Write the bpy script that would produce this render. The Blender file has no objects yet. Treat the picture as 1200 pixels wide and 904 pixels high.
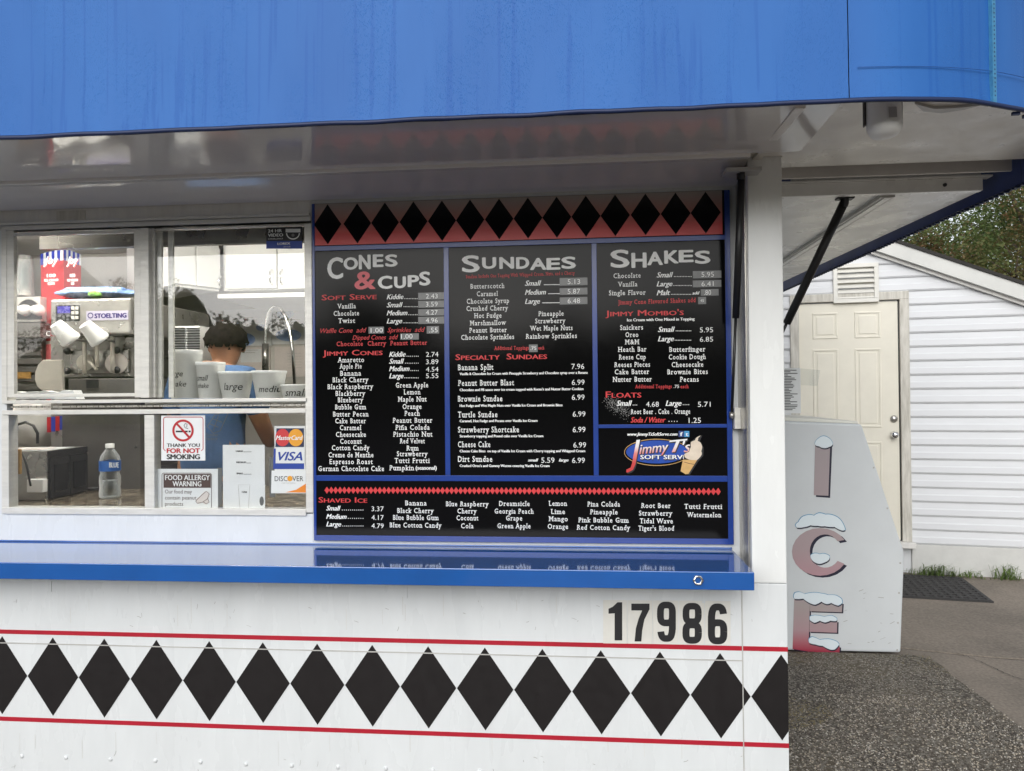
import bpy, bmesh, math, random
from mathutils import Vector, Matrix, noise
random.seed(7)
R = math.radians
scene = bpy.context.scene
col = scene.collection

# ------------------------------------------------------------------ camera
EYE = Vector((0.0, -2.5, 1.6))
YAW, PIT, ROL, FPX = 0.0933, 0.0096, -0.0090, 868.0
def ray(u, v):
    du, dv = u - 600.0, v - 452.0
    cr, sr = math.cos(ROL), math.sin(ROL)
    a, b = (du*cr + dv*sr)/FPX, (-du*sr + dv*cr)/FPX
    y = math.cos(PIT) + b*math.sin(PIT); z = math.sin(PIT) - b*math.cos(PIT)
    return Vector((a*math.cos(YAW) - y*math.sin(YAW), a*math.sin(YAW) + y*math.cos(YAW), z))
def onY(u, v, Y):            # photo direction meets the upright plane at this Y
    r = ray(u, v); return EYE + r*((Y - EYE.y)/r.y)
def onZ(u, v, Z):            # photo direction meets a level surface
    r = ray(u, v); return EYE + r*((Z - EYE.z)/r.z)
cam_d = bpy.data.cameras.new('camera'); cam = bpy.data.objects.new('camera', cam_d); col.objects.link(cam)
cam_d.sensor_width = 36; cam_d.lens = FPX/1200*36; cam_d.clip_start = 0.05; cam_d.clip_end = 1500
f_ = ray(600, 452).normalized(); r_ = (ray(700, 452) - ray(500, 452)).normalized(); u_ = r_.cross(f_)
M = Matrix((r_, u_, -f_)).transposed().to_4x4(); M.translation = EYE
cam.matrix_world = M
scene.camera = cam

# ------------------------------------------------------------------ light: overcast day
SUN_EL, SUN_AZ = R(29), R(192)       # compass-like: direction the light comes from, from +Y clockwise
w = bpy.data.worlds.new('World'); scene.world = w; w.use_nodes = True
nt = w.node_tree; nt.nodes.clear()
sky = nt.nodes.new('ShaderNodeTexSky'); sky.sky_type = 'NISHITA'; sky.sun_disc = False
sky.sun_elevation = SUN_EL; sky.sun_rotation = SUN_AZ; sky.air_density = 1.0; sky.dust_density = 1.6; sky.ozone_density = 1.0
hs = nt.nodes.new('ShaderNodeHueSaturation'); hs.inputs['Saturation'].default_value = 0.25
bg = nt.nodes.new('ShaderNodeBackground'); bg.inputs[1].default_value = 0.15
wo = nt.nodes.new('ShaderNodeOutputWorld')
nt.links.new(sky.outputs[0], hs.inputs['Color']); nt.links.new(hs.outputs[0], bg.inputs[0]); nt.links.new(bg.outputs[0], wo.inputs[0])
sl = bpy.data.lights.new('sun', 'SUN'); sl.energy = 1.5; sl.angle = R(60); sl.color = (1.0, 0.985, 0.965)
so = bpy.data.objects.new('sun', sl); col.objects.link(so); so.location = (0, -20, 30)
sd = Vector((math.sin(SUN_AZ)*math.cos(SUN_EL), math.cos(SUN_AZ)*math.cos(SUN_EL), math.sin(SUN_EL)))
so.rotation_euler = sd.to_track_quat('Z', 'Y').to_euler()
vs = scene.view_settings; vs.view_transform = 'Standard'; vs.look = 'None'; vs.exposure = 0.3; vs.gamma = 1.0; vs.use_curve_mapping = False
scene.cycles.max_bounces = 7; scene.cycles.transparent_max_bounces = 12; scene.cycles.caustics_reflective = False; scene.cycles.caustics_refractive = False

# ------------------------------------------------------------------ materials
def hx(h):
    h = h.lstrip('#'); o = []
    for i in (0, 2, 4):
        c = int(h[i:i+2], 16)/255; o.append(c/12.92 if c <= .04045 else ((c+.055)/1.055)**2.4)
    return tuple(o) + (1,)
MATS = {}
def mat(name, colr, rough=.5, metal=0, spec=.5, var=0, vscale=6, stretch=None, bump=0, bscale=60, bstretch=None, coat=0, rvar=0, col2=None, emit=0, trans=0):
    """principled surface with optional colour mottling between two tones, roughness variation and fine relief"""
    if name in MATS: return MATS[name]
    m = bpy.data.materials.new(name); m.use_nodes = True; t = m.node_tree; N = t.nodes; L = t.links
    p = N['Principled BSDF']; c = colr if not isinstance(colr, str) else hx(colr)
    p.inputs['Base Color'].default_value = c; p.inputs['Roughness'].default_value = rough; p.inputs['Metallic'].default_value = metal
    p.inputs['Specular IOR Level'].default_value = spec; p.inputs['Coat Weight'].default_value = coat; p.inputs['Coat Roughness'].default_value = .06
    if trans: p.inputs['Transmission Weight'].default_value = trans
    if emit: p.inputs['Emission Color'].default_value = c; p.inputs['Emission Strength'].default_value = emit
    tc = N.new('ShaderNodeTexCoord')
    def coords(s):
        if not s: return tc.outputs['Object']
        mp = N.new('ShaderNodeMapping'); mp.inputs['Scale'].default_value = s; L.new(tc.outputs['Object'], mp.inputs[0]); return mp.outputs[0]
    if var or col2:
        n = N.new('ShaderNodeTexNoise'); n.inputs['Scale'].default_value = vscale; n.inputs['Detail'].default_value = 8; n.inputs['Roughness'].default_value = .65
        L.new(coords(stretch), n.inputs['Vector'])
        rp = N.new('ShaderNodeValToRGB'); rp.color_ramp.elements[0].position = .3; rp.color_ramp.elements[1].position = .7
        if col2:
            c2 = col2 if not isinstance(col2, str) else hx(col2); rp.color_ramp.elements[0].color = c2; rp.color_ramp.elements[1].color = c
        else:
            rp.color_ramp.elements[0].color = tuple(x*(1-var) for x in c[:3])+(1,); rp.color_ramp.elements[1].color = tuple(min(1, x*(1+var)) for x in c[:3])+(1,)
        L.new(n.outputs[0], rp.inputs[0]); L.new(rp.outputs[0], p.inputs['Base Color'])
    if rvar:
        n2 = N.new('ShaderNodeTexNoise'); n2.inputs['Scale'].default_value = vscale*1.7; n2.inputs['Detail'].default_value = 5; L.new(coords(stretch), n2.inputs['Vector'])
        mr = N.new('ShaderNodeMapRange'); mr.inputs['To Min'].default_value = max(.02, rough-rvar); mr.inputs['To Max'].default_value = min(1, rough+rvar); mr.inputs['From Min'].default_value = .3; mr.inputs['From Max'].default_value = .7
        L.new(n2.outputs[0], mr.inputs[0]); L.new(mr.outputs[0], p.inputs['Roughness'])
    if bump:
        n3 = N.new('ShaderNodeTexNoise'); n3.inputs['Scale'].default_value = bscale; n3.inputs['Detail'].default_value = 4; L.new(coords(bstretch), n3.inputs['Vector'])
        b = N.new('ShaderNodeBump'); b.inputs['Strength'].default_value = bump; b.inputs['Distance'].default_value = .01; L.new(n3.outputs[0], b.inputs['Height']); L.new(b.outputs[0], p.inputs['Normal'])
    MATS[name] = m
    return m

mat('white_paint', (.70, .725, .735, 1), .28, var=.05, vscale=2.5, stretch=(3, 3, .8), bump=.03, bscale=4, rvar=.08)
mat('post_paint', (.77, .785, .775, 1), .25, var=.05, vscale=3, stretch=(3, 3, .7), bump=.02, bscale=5, rvar=.06)
mat('soffit_paint', (.78, .75, .71, 1), .09, spec=.9, coat=.6, var=.05, vscale=3, bump=.02, bscale=3, rvar=.03)
mat('soffit_dull', (.80, .77, .72, 1), .35, var=.10, vscale=5, bump=.08, bscale=9, rvar=.1)
mat('flap_white', (.86, .86, .84, 1), .3, var=.06, vscale=5, rvar=.1)
mat('trim_grey', (.48, .47, .45, 1), .4, var=.12, vscale=9)
mat('black_vinyl', (.011, .009, .0095, 1), .45, spec=.35, var=.12, vscale=20, rvar=.05)
mat('red_vinyl', (.42, .012, .03, 1), .38, var=.1, vscale=15)
mat('aluminium', (.70, .69, .65, 1), .38, .25, var=.1, vscale=12, stretch=(1, 1, 6), rvar=.1)
mat('brushed_steel', (.50, .48, .44, 1), .3, .9, var=.15, vscale=8, stretch=(10, 10, .4), rvar=.12, bump=.05, bscale=40, bstretch=(10, 10, .3))
mat('steel', (.40, .39, .37, 1), .32, .85, var=.12, vscale=8, rvar=.12)
mat('steel_dark', (.26, .25, .235, 1), .35, .8, var=.2, vscale=10, rvar=.12)
mat('chrome', (.8, .8, .8, 1), .12, 1)
mat('dark_metal', (.02, .02, .022, 1), .45)
mat('strut_black', (.010, .010, .011, 1), .38)
mat('counter_blue', (.004, .085, .34, 1), .07, spec=.6, var=.10, vscale=4, rvar=.03, bump=.006, bscale=6, coat=.8)
mat('frame_blue', (.012, .045, .25, 1), .22, var=.1, vscale=8)
mat('text_white', (.84, .85, .84, 1), .5)
mat('text_red', (.62, .035, .04, 1), .5)
mat('text_pink', (.72, .16, .18, 1), .5)
mat('text_black', (.012, .012, .014, 1), .5)
mat('sticker_grey', (.14, .145, .145, 1), .3, var=.15, vscale=40)
mat('sticker_cream', (.70, .69, .64, 1), .4, var=.06, vscale=10)
mat('paper', (.78, .80, .80, 1), .55, var=.04, vscale=12)
mat('paper_warm', (.72, .66, .62, 1), .6, var=.05, vscale=12)
mat('navy', (.012, .02, .075, 1), .4)
mat('sign_red', (.45, .012, .02, 1), .4)
mat('orange', (.82, .25, .02, 1), .45)
mat('yellow_orange', (.82, .36, .02, 1), .45)
mat('visa_blue', (.012, .05, .33, 1), .4)
mat('brown_print', (.07, .035, .03, 1), .45)
mat('siding', (.64, .655, .675, 1), .5, var=.03, vscale=3, stretch=(1, 4, 4), bump=.02, bscale=80, bstretch=(.3, 3, 3))
mat('trim_white', (.70, .69, .66, 1), .5, var=.08, vscale=8, stretch=(4, 4, .6))
mat('rake_grey', (.58, .585, .56, 1), .5, var=.06, vscale=6)
mat('foundation', (.58, .58, .56, 1), .7, var=.09, vscale=5, bump=.1, bscale=40)
mat('door_cream', (.74, .71, .61, 1), .42, var=.05, vscale=4, rvar=.08)
mat('old_wood', (.42, .40, .35, 1), .75, col2=(.68, .66, .60, 1), vscale=14, stretch=(3, 3, .35), bump=.15, bscale=30, bstretch=(3, 3, .2))
mat('roof_dark', (.03, .028, .026, 1), .9, var=.3, vscale=30, bump=.3, bscale=60)
mat('freezer_white', (.62, .65, .665, 1), .42, var=.035, vscale=4, rvar=.05)
mat('freezer_top', (.74, .73, .66, 1), .5, var=.05)
mat('snow_white', (.72, .80, .84, 1), .5)
mat('ink_navy', (.008, .008, .03, 1), .45)
mat('ink_blue', (.10, .30, .48, 1), .45)
mat('rubber', (.035, .034, .034, 1), .7, var=.3, vscale=40)
mat('grass', (.13, .20, .05, 1), .6, var=.35, vscale=3)
mat('foam', (.80, .80, .79, 1), .6, bump=.04, bscale=200)
mat('plastic_white', (.92, .93, .92, 1), .4, var=.03)
mat('cream_plastic', (.66, .62, .55, 1), .4)
mat('cabinet', (.80, .80, .78, 1), .35)
mat('wall_inside', (.60, .58, .54, 1), .6, var=.05, vscale=3)
mat('dark_inside', (.10, .095, .09, 1), .5, var=.2, vscale=6)
mat('dark_glass', (.012, .013, .016, 1), .06, spec=.7)
mat('screen', (.06, .05, .30, 1), .3, emit=.25)
mat('joy_red', (.55, .02, .03, 1), .4, var=.05)
mat('joy_blue', (.03, .05, .42, 1), .4)
mat('purple', (.03, .015, .16, 1), .5)
mat('label_lilac', (.52, .50, .62, 1), .35)
mat('bag_blue', (.10, .26, .68, 1), .3, col2=(.45, .58, .80, 1), vscale=14)
mat('bag_green', (.18, .42, .06, 1), .4)
mat('bag_white', (.66, .65, .63, 1), .35, var=.08, vscale=8, bump=.3, bscale=25)
mat('brass_wood', (.30, .17, .05, 1), .35, var=.25, vscale=30)
mat('skin', (.34, .17, .095, 1), .5, var=.08, vscale=20)
mat('hair', (.010, .008, .007, 1), .9, spec=.1, var=.3, vscale=40)
mat('shirt_blue', (.05, .11, .235, 1), .85, var=.22, vscale=7, bump=.25, bscale=14)
mat('trousers', (.02, .02, .024, 1), .9)
mat('pole_wood', (.10, .07, .05, 1), .9)
mat('bark', (.085, .065, .05, 1), .9, var=.3, vscale=8, bump=.5, bscale=20)
mat('wax_cone', (.62, .38, .14, 1), .6, var=.12, vscale=60)
mat('cream_swirl', (.70, .60, .48, 1), .6, var=.08, vscale=40)
mat('fb_blue', (.02, .05, .20, 1), .4); mat('tw_blue', (.05, .28, .55, 1), .4)
mat('oval_blue', (.02, .07, .36, 1), .25, var=.25, vscale=8)
mat('bottle_label', (.01, .10, .38, 1), .35, var=.3, vscale=30)
mat('lamp_tube', (1.0, .95, .86, 1), .5, emit=34.0)
mat('dust', (.35, .35, .34, 1), .8)

def nodes_of(name):
    m = bpy.data.materials.new(name); m.use_nodes = True; MATS[name] = m
    return m, m.node_tree.nodes, m.node_tree.links, m.node_tree.nodes['Principled BSDF']
def tex(N, L, kind, scale, vec, detail=4, **k):
    n = N.new(kind); n.inputs['Scale'].default_value = scale
    if 'Detail' in n.inputs: n.inputs['Detail'].default_value = detail
    if 'Voronoi' in kind: n.inputs['Detail'].default_value = 0
    L.new(vec, n.inputs['Vector']); return n
def mapping(N, L, s, src='Object'):
    tc = N.new('ShaderNodeTexCoord'); mp = N.new('ShaderNodeMapping'); mp.inputs['Scale'].default_value = s; L.new(tc.outputs[src], mp.inputs[0]); return mp.outputs[0]
def ramp(N, L, src, stops):
    r = N.new('ShaderNodeValToRGB'); e = r.color_ramp.elements
    while len(e) < len(stops): e.new(.5)
    for i, (p_, c) in enumerate(stops): e[i].position = p_; e[i].color = c if len(c) == 4 else tuple(c)+(1,)
    L.new(src, r.inputs[0]); return r.outputs[0]
def mixc(N, L, fac, a, b, mode='MIX'):
    x = N.new('ShaderNodeMix'); x.data_type = 'RGBA'; x.blend_type = mode
    if isinstance(fac, (int, float)): x.inputs[0].default_value = fac
    else: L.new(fac, x.inputs[0])
    for i, q in ((6, a), (7, b)):
        if isinstance(q, tuple): x.inputs[i].default_value = q
        else: L.new(q, x.inputs[i])
    return x.outputs[2]

# wet blue vinyl of the awning: run marks, drops
m, N, L, p = nodes_of('awning_vinyl')
str_ = tex(N, L, 'ShaderNodeTexNoise', 1.0, mapping(N, L, (55, 55, .5)), 5)
str2 = tex(N, L, 'ShaderNodeTexNoise', 1.0, mapping(N, L, (5, 5, 1.6)), 4)
runs = ramp(N, L, str_.outputs[0], [(.57, (0, 0, 0)), (.64, (1, 1, 1))])
base = ramp(N, L, str2.outputs[0], [(.3, (.026, .120, .385)), (.7, (.033, .142, .43))])
dark = mixc(N, L, .5, base, (.016, .095, .36, 1))
c1 = mixc(N, L, runs, base, dark)
vor = tex(N, L, 'ShaderNodeTexVoronoi', 230, mapping(N, L, (1, 1, .75))); drop = ramp(N, L, vor.outputs['Distance'], [(.10, (1, 1, 1)), (.36, (0, 0, 0))])
pat = tex(N, L, 'ShaderNodeTexNoise', 11, mapping(N, L, (1, 1, .18)), 5); pm = ramp(N, L, pat.outputs[0], [(.42, (0, 0, 0)), (.58, (1, 1, 1))])
hgt = mixc(N, L, 1.0, drop, pm, 'MULTIPLY')
L.new(mixc(N, L, mixc(N, L, .09, (0, 0, 0, 1), hgt), c1, (.012, .07, .28, 1)), p.inputs['Base Color']); p.inputs['Roughness'].default_value = .42; p.inputs['Specular IOR Level'].default_value = .16
b = N.new('ShaderNodeBump'); b.inputs['Strength'].default_value = .32; b.inputs['Distance'].default_value = .003; L.new(hgt, b.inputs['Height'])
b2 = N.new('ShaderNodeBump'); b2.inputs['Strength'].default_value = .12; b2.inputs['Distance'].default_value = .02; L.new(str2.outputs[0], b2.inputs['Height']); L.new(b2.outputs[0], b.inputs['Normal']); L.new(b.outputs[0], p.inputs['Normal'])
mat('vinyl_seam', (.006, .018, .075, 1), .5)
mat('zip_tape', (.05, .22, .40, 1), .5, var=.2, vscale=60)
mat('vinyl_back', (.012, .03, .16, 1), .6, var=.2, vscale=6)

# gloss black of the menu board with orange-peel relief
m, N, L, p = nodes_of('board_black')
p.inputs['Base Color'].default_value = (.004, .004, .0045, 1); p.inputs['Roughness'].default_value = .06; p.inputs['Specular IOR Level'].default_value = .11
n = tex(N, L, 'ShaderNodeTexNoise', 260, mapping(N, L, (1, 1, 1)), 2); b = N.new('ShaderNodeBump'); b.inputs['Strength'].default_value = .12; b.inputs['Distance'].default_value = .001; L.new(n.outputs[0], b.inputs['Height']); L.new(b.outputs[0], p.inputs['Normal'])
# printed grey-to-red band behind the diamonds on the board: the print itself fades
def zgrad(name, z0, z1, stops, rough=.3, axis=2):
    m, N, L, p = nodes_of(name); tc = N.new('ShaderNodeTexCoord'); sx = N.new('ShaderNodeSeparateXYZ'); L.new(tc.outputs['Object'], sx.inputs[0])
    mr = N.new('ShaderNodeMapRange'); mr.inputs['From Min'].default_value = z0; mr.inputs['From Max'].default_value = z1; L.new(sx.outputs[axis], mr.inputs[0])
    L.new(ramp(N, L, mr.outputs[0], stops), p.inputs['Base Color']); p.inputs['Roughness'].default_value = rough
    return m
# window glass: thin clear pane with fresnel mirror
m, N, L, p = nodes_of('glass'); N.remove(p)
tr = N.new('ShaderNodeBsdfTransparent'); tr.inputs[0].default_value = (.985, .99, .987, 1); gl = N.new('ShaderNodeBsdfGlossy'); gl.inputs['Roughness'].default_value = .015
lw = N.new('ShaderNodeLayerWeight'); lw.inputs[0].default_value = .5; pw = N.new('ShaderNodeMath'); pw.operation = 'POWER'; pw.inputs[1].default_value = 5; mx = N.new('ShaderNodeMixShader'); ml = N.new('ShaderNodeMath'); ml.operation = 'MULTIPLY_ADD'; ml.inputs[1].default_value = .85; ml.inputs[2].default_value = .048
L.new(lw.outputs['Facing'], pw.inputs[0]); L.new(pw.outputs[0], ml.inputs[0]); L.new(ml.outputs[0], mx.inputs[0]); L.new(tr.outputs[0], mx.inputs[1]); L.new(gl.outputs[0], mx.inputs[2]); L.new(mx.outputs[0], N['Material Output'].inputs[0])
# clear plastic
m, N, L, p = nodes_of('clear_plastic'); N.remove(p)
tr = N.new('ShaderNodeBsdfTransparent'); tr.inputs[0].default_value = (.84, .86, .86, 1); gl = N.new('ShaderNodeBsdfPrincipled'); gl.inputs['Base Color'].default_value = (.8, .82, .82, 1); gl.inputs['Roughness'].default_value = .08
fr = N.new('ShaderNodeLayerWeight'); fr.inputs[0].default_value = .45; mx = N.new('ShaderNodeMixShader'); L.new(fr.outputs['Facing'], mx.inputs[0]); L.new(tr.outputs[0], mx.inputs[1]); L.new(gl.outputs[0], mx.inputs[2]); L.new(mx.outputs[0], N['Material Output'].inputs[0])
# concrete, aggregate, asphalt, granite, foliage
m, N, L, p = nodes_of('concrete')
n1 = tex(N, L, 'ShaderNodeTexNoise', 1.6, mapping(N, L, (1, 1, 1)), 9); n2 = tex(N, L, 'ShaderNodeTexNoise', 60, mapping(N, L, (1, 1, 1)), 4)
c = ramp(N, L, n1.outputs[0], [(.3, (.13, .108, .086)), (.5, (.215, .182, .146)), (.72, (.30, .25, .20))]); c = mixc(N, L, .35, c, ramp(N, L, n2.outputs[0], [(.35, (.105, .09, .075)), (.65, (.31, .27, .23))])); L.new(c, p.inputs['Base Color']); p.inputs['Roughness'].default_value = .8
b = N.new('ShaderNodeBump'); b.inputs['Strength'].default_value = .3; b.inputs['Distance'].default_value = .006; L.new(n2.outputs[0], b.inputs['Height']); L.new(b.outputs[0], p.inputs['Normal'])
m, N, L, p = nodes_of('aggregate')
n1 = tex(N, L, 'ShaderNodeTexNoise', 2.2, mapping(N, L, (1, 1, 1)), 7); v = tex(N, L, 'ShaderNodeTexVoronoi', 95, mapping(N, L, (1, 1, 1)))
c = ramp(N, L, n1.outputs[0], [(.35, (.048, .040, .031)), (.55, (.085, .069, .050)), (.75, (.115, .092, .050))]); st = ramp(N, L, v.outputs['Color'], [(.55, (0, 0, 0)), (.62, (1, 1, 1))]); c = mixc(N, L, st, c, (.20, .185, .155, 1)); L.new(c, p.inputs['Base Color']); p.inputs['Roughness'].default_value = .75
b = N.new('ShaderNodeBump'); b.inputs['Strength'].default_value = .6; b.inputs['Distance'].default_value = .006; b.invert = True; L.new(v.outputs['Distance'], b.inputs['Height']); L.new(b.outputs[0], p.inputs['Normal'])
m, N, L, p = nodes_of('asphalt')
n1 = tex(N, L, 'ShaderNodeTexNoise', .4, mapping(N, L, (1, 1, 1)), 8); n2 = tex(N, L, 'ShaderNodeTexNoise', 90, mapping(N, L, (1, 1, 1)), 4)
c = ramp(N, L, n1.outputs[0], [(.3, (.11, .104, .096)), (.7, (.19, .18, .165))]); c = mixc(N, L, .4, c, ramp(N, L, n2.outputs[0], [(.4, (.06, .058, .055)), (.65, (.25, .24, .22))])); L.new(c, p.inputs['Base Color']); p.inputs['Roughness'].default_value = .85
m, N, L, p = nodes_of('granite')
n1 = tex(N, L, 'ShaderNodeTexNoise', 28, mapping(N, L, (1, 1, 1)), 8)
L.new(ramp(N, L, n1.outputs[0], [(.35, (.03, .026, .02)), (.5, (.16, .13, .09)), (.58, (.34, .29, .22)), (.7, (.10, .085, .07))]), p.inputs['Base Color']); p.inputs['Roughness'].default_value = .15
def leafmat(name, stops):
    m, N, L, p = nodes_of(name)
    g = N.new('ShaderNodeNewGeometry'); n1 = tex(N, L, 'ShaderNodeTexNoise', 1.1, mapping(N, L, (1, 1, 1)), 4)
    a = ramp(N, L, n1.outputs[0], stops); v_ = ramp(N, L, g.outputs['Random Per Island'], [(0, (.78, .78, .78)), (1, (1.0, 1.0, 1.0))]); c = mixc(N, L, 1.0, a, v_, 'MULTIPLY'); L.new(c, p.inputs['Base Color']); p.inputs['Roughness'].default_value = .6
    p.inputs['Subsurface Weight'].default_value = 0
    tl = N.new('ShaderNodeBsdfTranslucent'); L.new(c, tl.inputs[0]); mx = N.new('ShaderNodeMixShader'); mx.inputs[0].default_value = .42
    L.new(p.outputs[0], mx.inputs[1]); L.new(tl.outputs[0], mx.inputs[2]); L.new(mx.outputs[0], N['Material Output'].inputs[0])
leafmat('leaf_green', [(.30, (.06, .11, .035)), (.45, (.125, .185, .055)), (.60, (.21, .255, .09)), (.75, (.33, .31, .13))])
leafmat('leaf_autumn', [(.30, (.09, .13, .04)), (.45, (.17, .18, .06)), (.60, (.26, .17, .08)), (.75, (.30, .15, .08))])
mat('pebble_a', (.38, .335, .265, 1), .6); mat('pebble_b', (.13, .113, .094, 1), .6); mat('pebble_c', (.48, .45, .40, 1), .55); mat('pebble_d', (.20, .165, .085, 1), .6)

# ------------------------------------------------------------------ mesh helpers
def wloc(o):
    v = Vector((0, 0, 0))
    while o: v += o.location; o = o.parent
    return v
def tag(o, label=None, cat=None, group=None, kind=None):
    if label: o['label'] = label
    if cat: o['category'] = cat
    if group: o['group'] = group
    if kind: o['kind'] = kind
    return o
def thing(name, label, cat, loc=(0, 0, 0), rz=0, group=None):
    o = bpy.data.objects.new(name, None); col.objects.link(o); o.location = loc; o.rotation_euler = (0, 0, rz); o.empty_display_size = .1
    return tag(o, label, cat, group)
class MB:
    def __init__(s): s.v = []; s.f = []; s.mi = []; s.smooth = []
    def add(s, vs, fs, mi=0, sm=False):
        k = len(s.v); s.v += [Vector(q) for q in vs]; s.f += [[i+k for i in f] for f in fs]; s.mi += [mi]*len(fs); s.smooth += [sm]*len(fs); return s
    def box(s, a, b, mi=0):
        x0, y0, z0 = a; x1, y1, z1 = b
        return s.add([(x0,y0,z0),(x1,y0,z0),(x1,y1,z0),(x0,y1,z0),(x0,y0,z1),(x1,y0,z1),(x1,y1,z1),(x0,y1,z1)], [[0,3,2,1],[4,5,6,7],[0,1,5,4],[1,2,6,5],[2,3,7,6],[3,0,4,7]], mi)
    def prism(s, pts, y0, y1, mi=0):         # pts: (x, z) seen from the front, counter-clockwise; from y0 (front) to y1
        n = len(pts); vs = [(x, y0, z) for x, z in pts] + [(x, y1, z) for x, z in pts]
        return s.add(vs, [list(range(n)), list(range(2*n-1, n-1, -1))] + [[i, i+n, (i+1) % n+n, (i+1) % n] for i in range(n)], mi)
    def slab(s, pts, z0, z1, mi=0):          # pts: (x, y) counter-clockwise from above
        n = len(pts); vs = [(x, y, z0) for x, y in pts] + [(x, y, z1) for x, y in pts]
        return s.add(vs, [list(range(n-1, -1, -1)), list(range(n, 2*n))] + [[i, (i+1) % n, (i+1) % n+n, i+n] for i in range(n)], mi)
    def tube(s, pts, rad, seg=10, mi=0, cap=True):
        pts = [Vector(q) for q in pts]; rads = rad if isinstance(rad, (list, tuple)) else [rad]*len(pts); rings = []
        for i, q in enumerate(pts):
            d = (pts[min(i+1, len(pts)-1)] - pts[max(i-1, 0)]).normalized(); a = d.orthogonal().normalized() if i == 0 else (a - d*a.dot(d)).normalized()
            bb = d.cross(a); rings.append([q + (a*math.cos(t) + bb*math.sin(t))*rads[i] for t in [2*math.pi*j/seg for j in range(seg)]])
        k = len(s.v); n = len(pts); s.v += [q for r in rings for q in r]
        for i in range(n-1):
            for j in range(seg):
                s.f.append([k+i*seg+j, k+i*seg+(j+1) % seg, k+(i+1)*seg+(j+1) % seg, k+(i+1)*seg+j]); s.mi.append(mi); s.smooth.append(True)
        if cap:
            for fc in ([k+j for j in range(seg-1, -1, -1)], [k+(n-1)*seg+j for j in range(seg)]): s.f.append(fc); s.mi.append(mi); s.smooth.append(False)
        return s
    def lathe(s, prof, o=(0, 0, 0), seg=24, mi=0, axis=None):   # prof: (r, h) along axis
        o = Vector(o); q = Matrix.Identity(3) if axis is None else Vector(axis).normalized().to_track_quat('Z', 'Y').to_matrix()
        k = len(s.v); n = len(prof)
        for r, h in prof:
            for j in range(seg): t = 2*math.pi*j/seg; s.v.append(o + q @ Vector((r*math.cos(t), r*math.sin(t), h)))
        for i in range(n-1):
            for j in range(seg): s.f.append([k+i*seg+j, k+i*seg+(j+1) % seg, k+(i+1)*seg+(j+1) % seg, k+(i+1)*seg+j]); s.mi.append(mi); s.smooth.append(True)
        return s
    def build(s, name, m, parent=None, local=False, bevel=0, seg=2, shift=True):
        off = wloc(parent) if (parent and not local) else Vector((0, 0, 0)); loc = Vector((0, 0, 0))
        if not parent and shift:
            xs = [q.x for q in s.v]; ys = [q.y for q in s.v]; zs = [q.z for q in s.v]
            off = loc = Vector(((min(xs)+max(xs))/2, (min(ys)+max(ys))/2, min(zs)))
        me = bpy.data.meshes.new(name); me.from_pydata([q - off for q in s.v], [], s.f)
        for x in (m if isinstance(m, (list, tuple)) else [m]): me.materials.append(MATS[x])
        me.polygons.foreach_set('material_index', s.mi); me.polygons.foreach_set('use_smooth', s.smooth); me.update()
        o = bpy.data.objects.new(name, me); col.objects.link(o); o.location = loc
        if parent: o.parent = parent
        if bevel:
            bv = o.modifiers.new('bevel', 'BEVEL'); bv.width = bevel; bv.segments = seg; bv.limit_method = 'ANGLE'; bv.angle_limit = R(40)
        return o
def fbox(u0, v0, u1, v1, Y, Y1, mb=None):     # a box whose front face fills these photo bounds on the plane Y, reaching back to Y1
    a, b = onY(u0, v1, Y), onY(u1, v0, Y); return (mb or MB()).box((a.x, Y, a.z), (b.x, Y1, b.z))
def poly(pts, Y, th=.001, mb=None):           # outline on the plane Y
    q = [onY(u, v, Y) for u, v in pts]; q = [(a.x, a.z) for a in q]
    ar = sum(q[i][0]*q[(i+1) % len(q)][1] - q[(i+1) % len(q)][0]*q[i][1] for i in range(len(q)))
    if ar < 0: q.reverse()
    return (mb or MB()).prism(q, Y, Y+th)
def ell(cu, cv, ru, rv, n=28, a0=0, a1=360): return [(cu + ru*math.cos(R(a0+(a1-a0)*i/n)), cv + rv*math.sin(R(a0+(a1-a0)*i/n))) for i in range(n)]
def ring(cu, cv, ru, rv, t, Y, n=32, mb=None):
    mb = mb or MB(); a = [onY(u, v, Y) for u, v in ell(cu, cv, ru, rv, n)]; b = [onY(u, v, Y) for u, v in ell(cu, cv, ru-t, rv-t, n)]
    return mb.add(a+b, [[i, i+n, (i+1) % n+n, (i+1) % n] for i in range(n)])
def stroke(pts, wd, Y, mb=None):              # thin line of print on the plane Y
    mb = mb or MB(); P = [onY(u, v, Y) for u, v in pts]; w_ = wd*(Y+2.5)/FPX/2; vs = []
    for i, q in enumerate(P):
        d = (P[min(i+1, len(P)-1)] - P[max(i-1, 0)]).normalized(); nn = Vector((-d.z, 0, d.x))*w_; vs += [q+nn, q-nn]
    return mb.add(vs, [[2*i, 2*i+1, 2*i+3, 2*i+2] for i in range(len(P)-1)])

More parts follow.
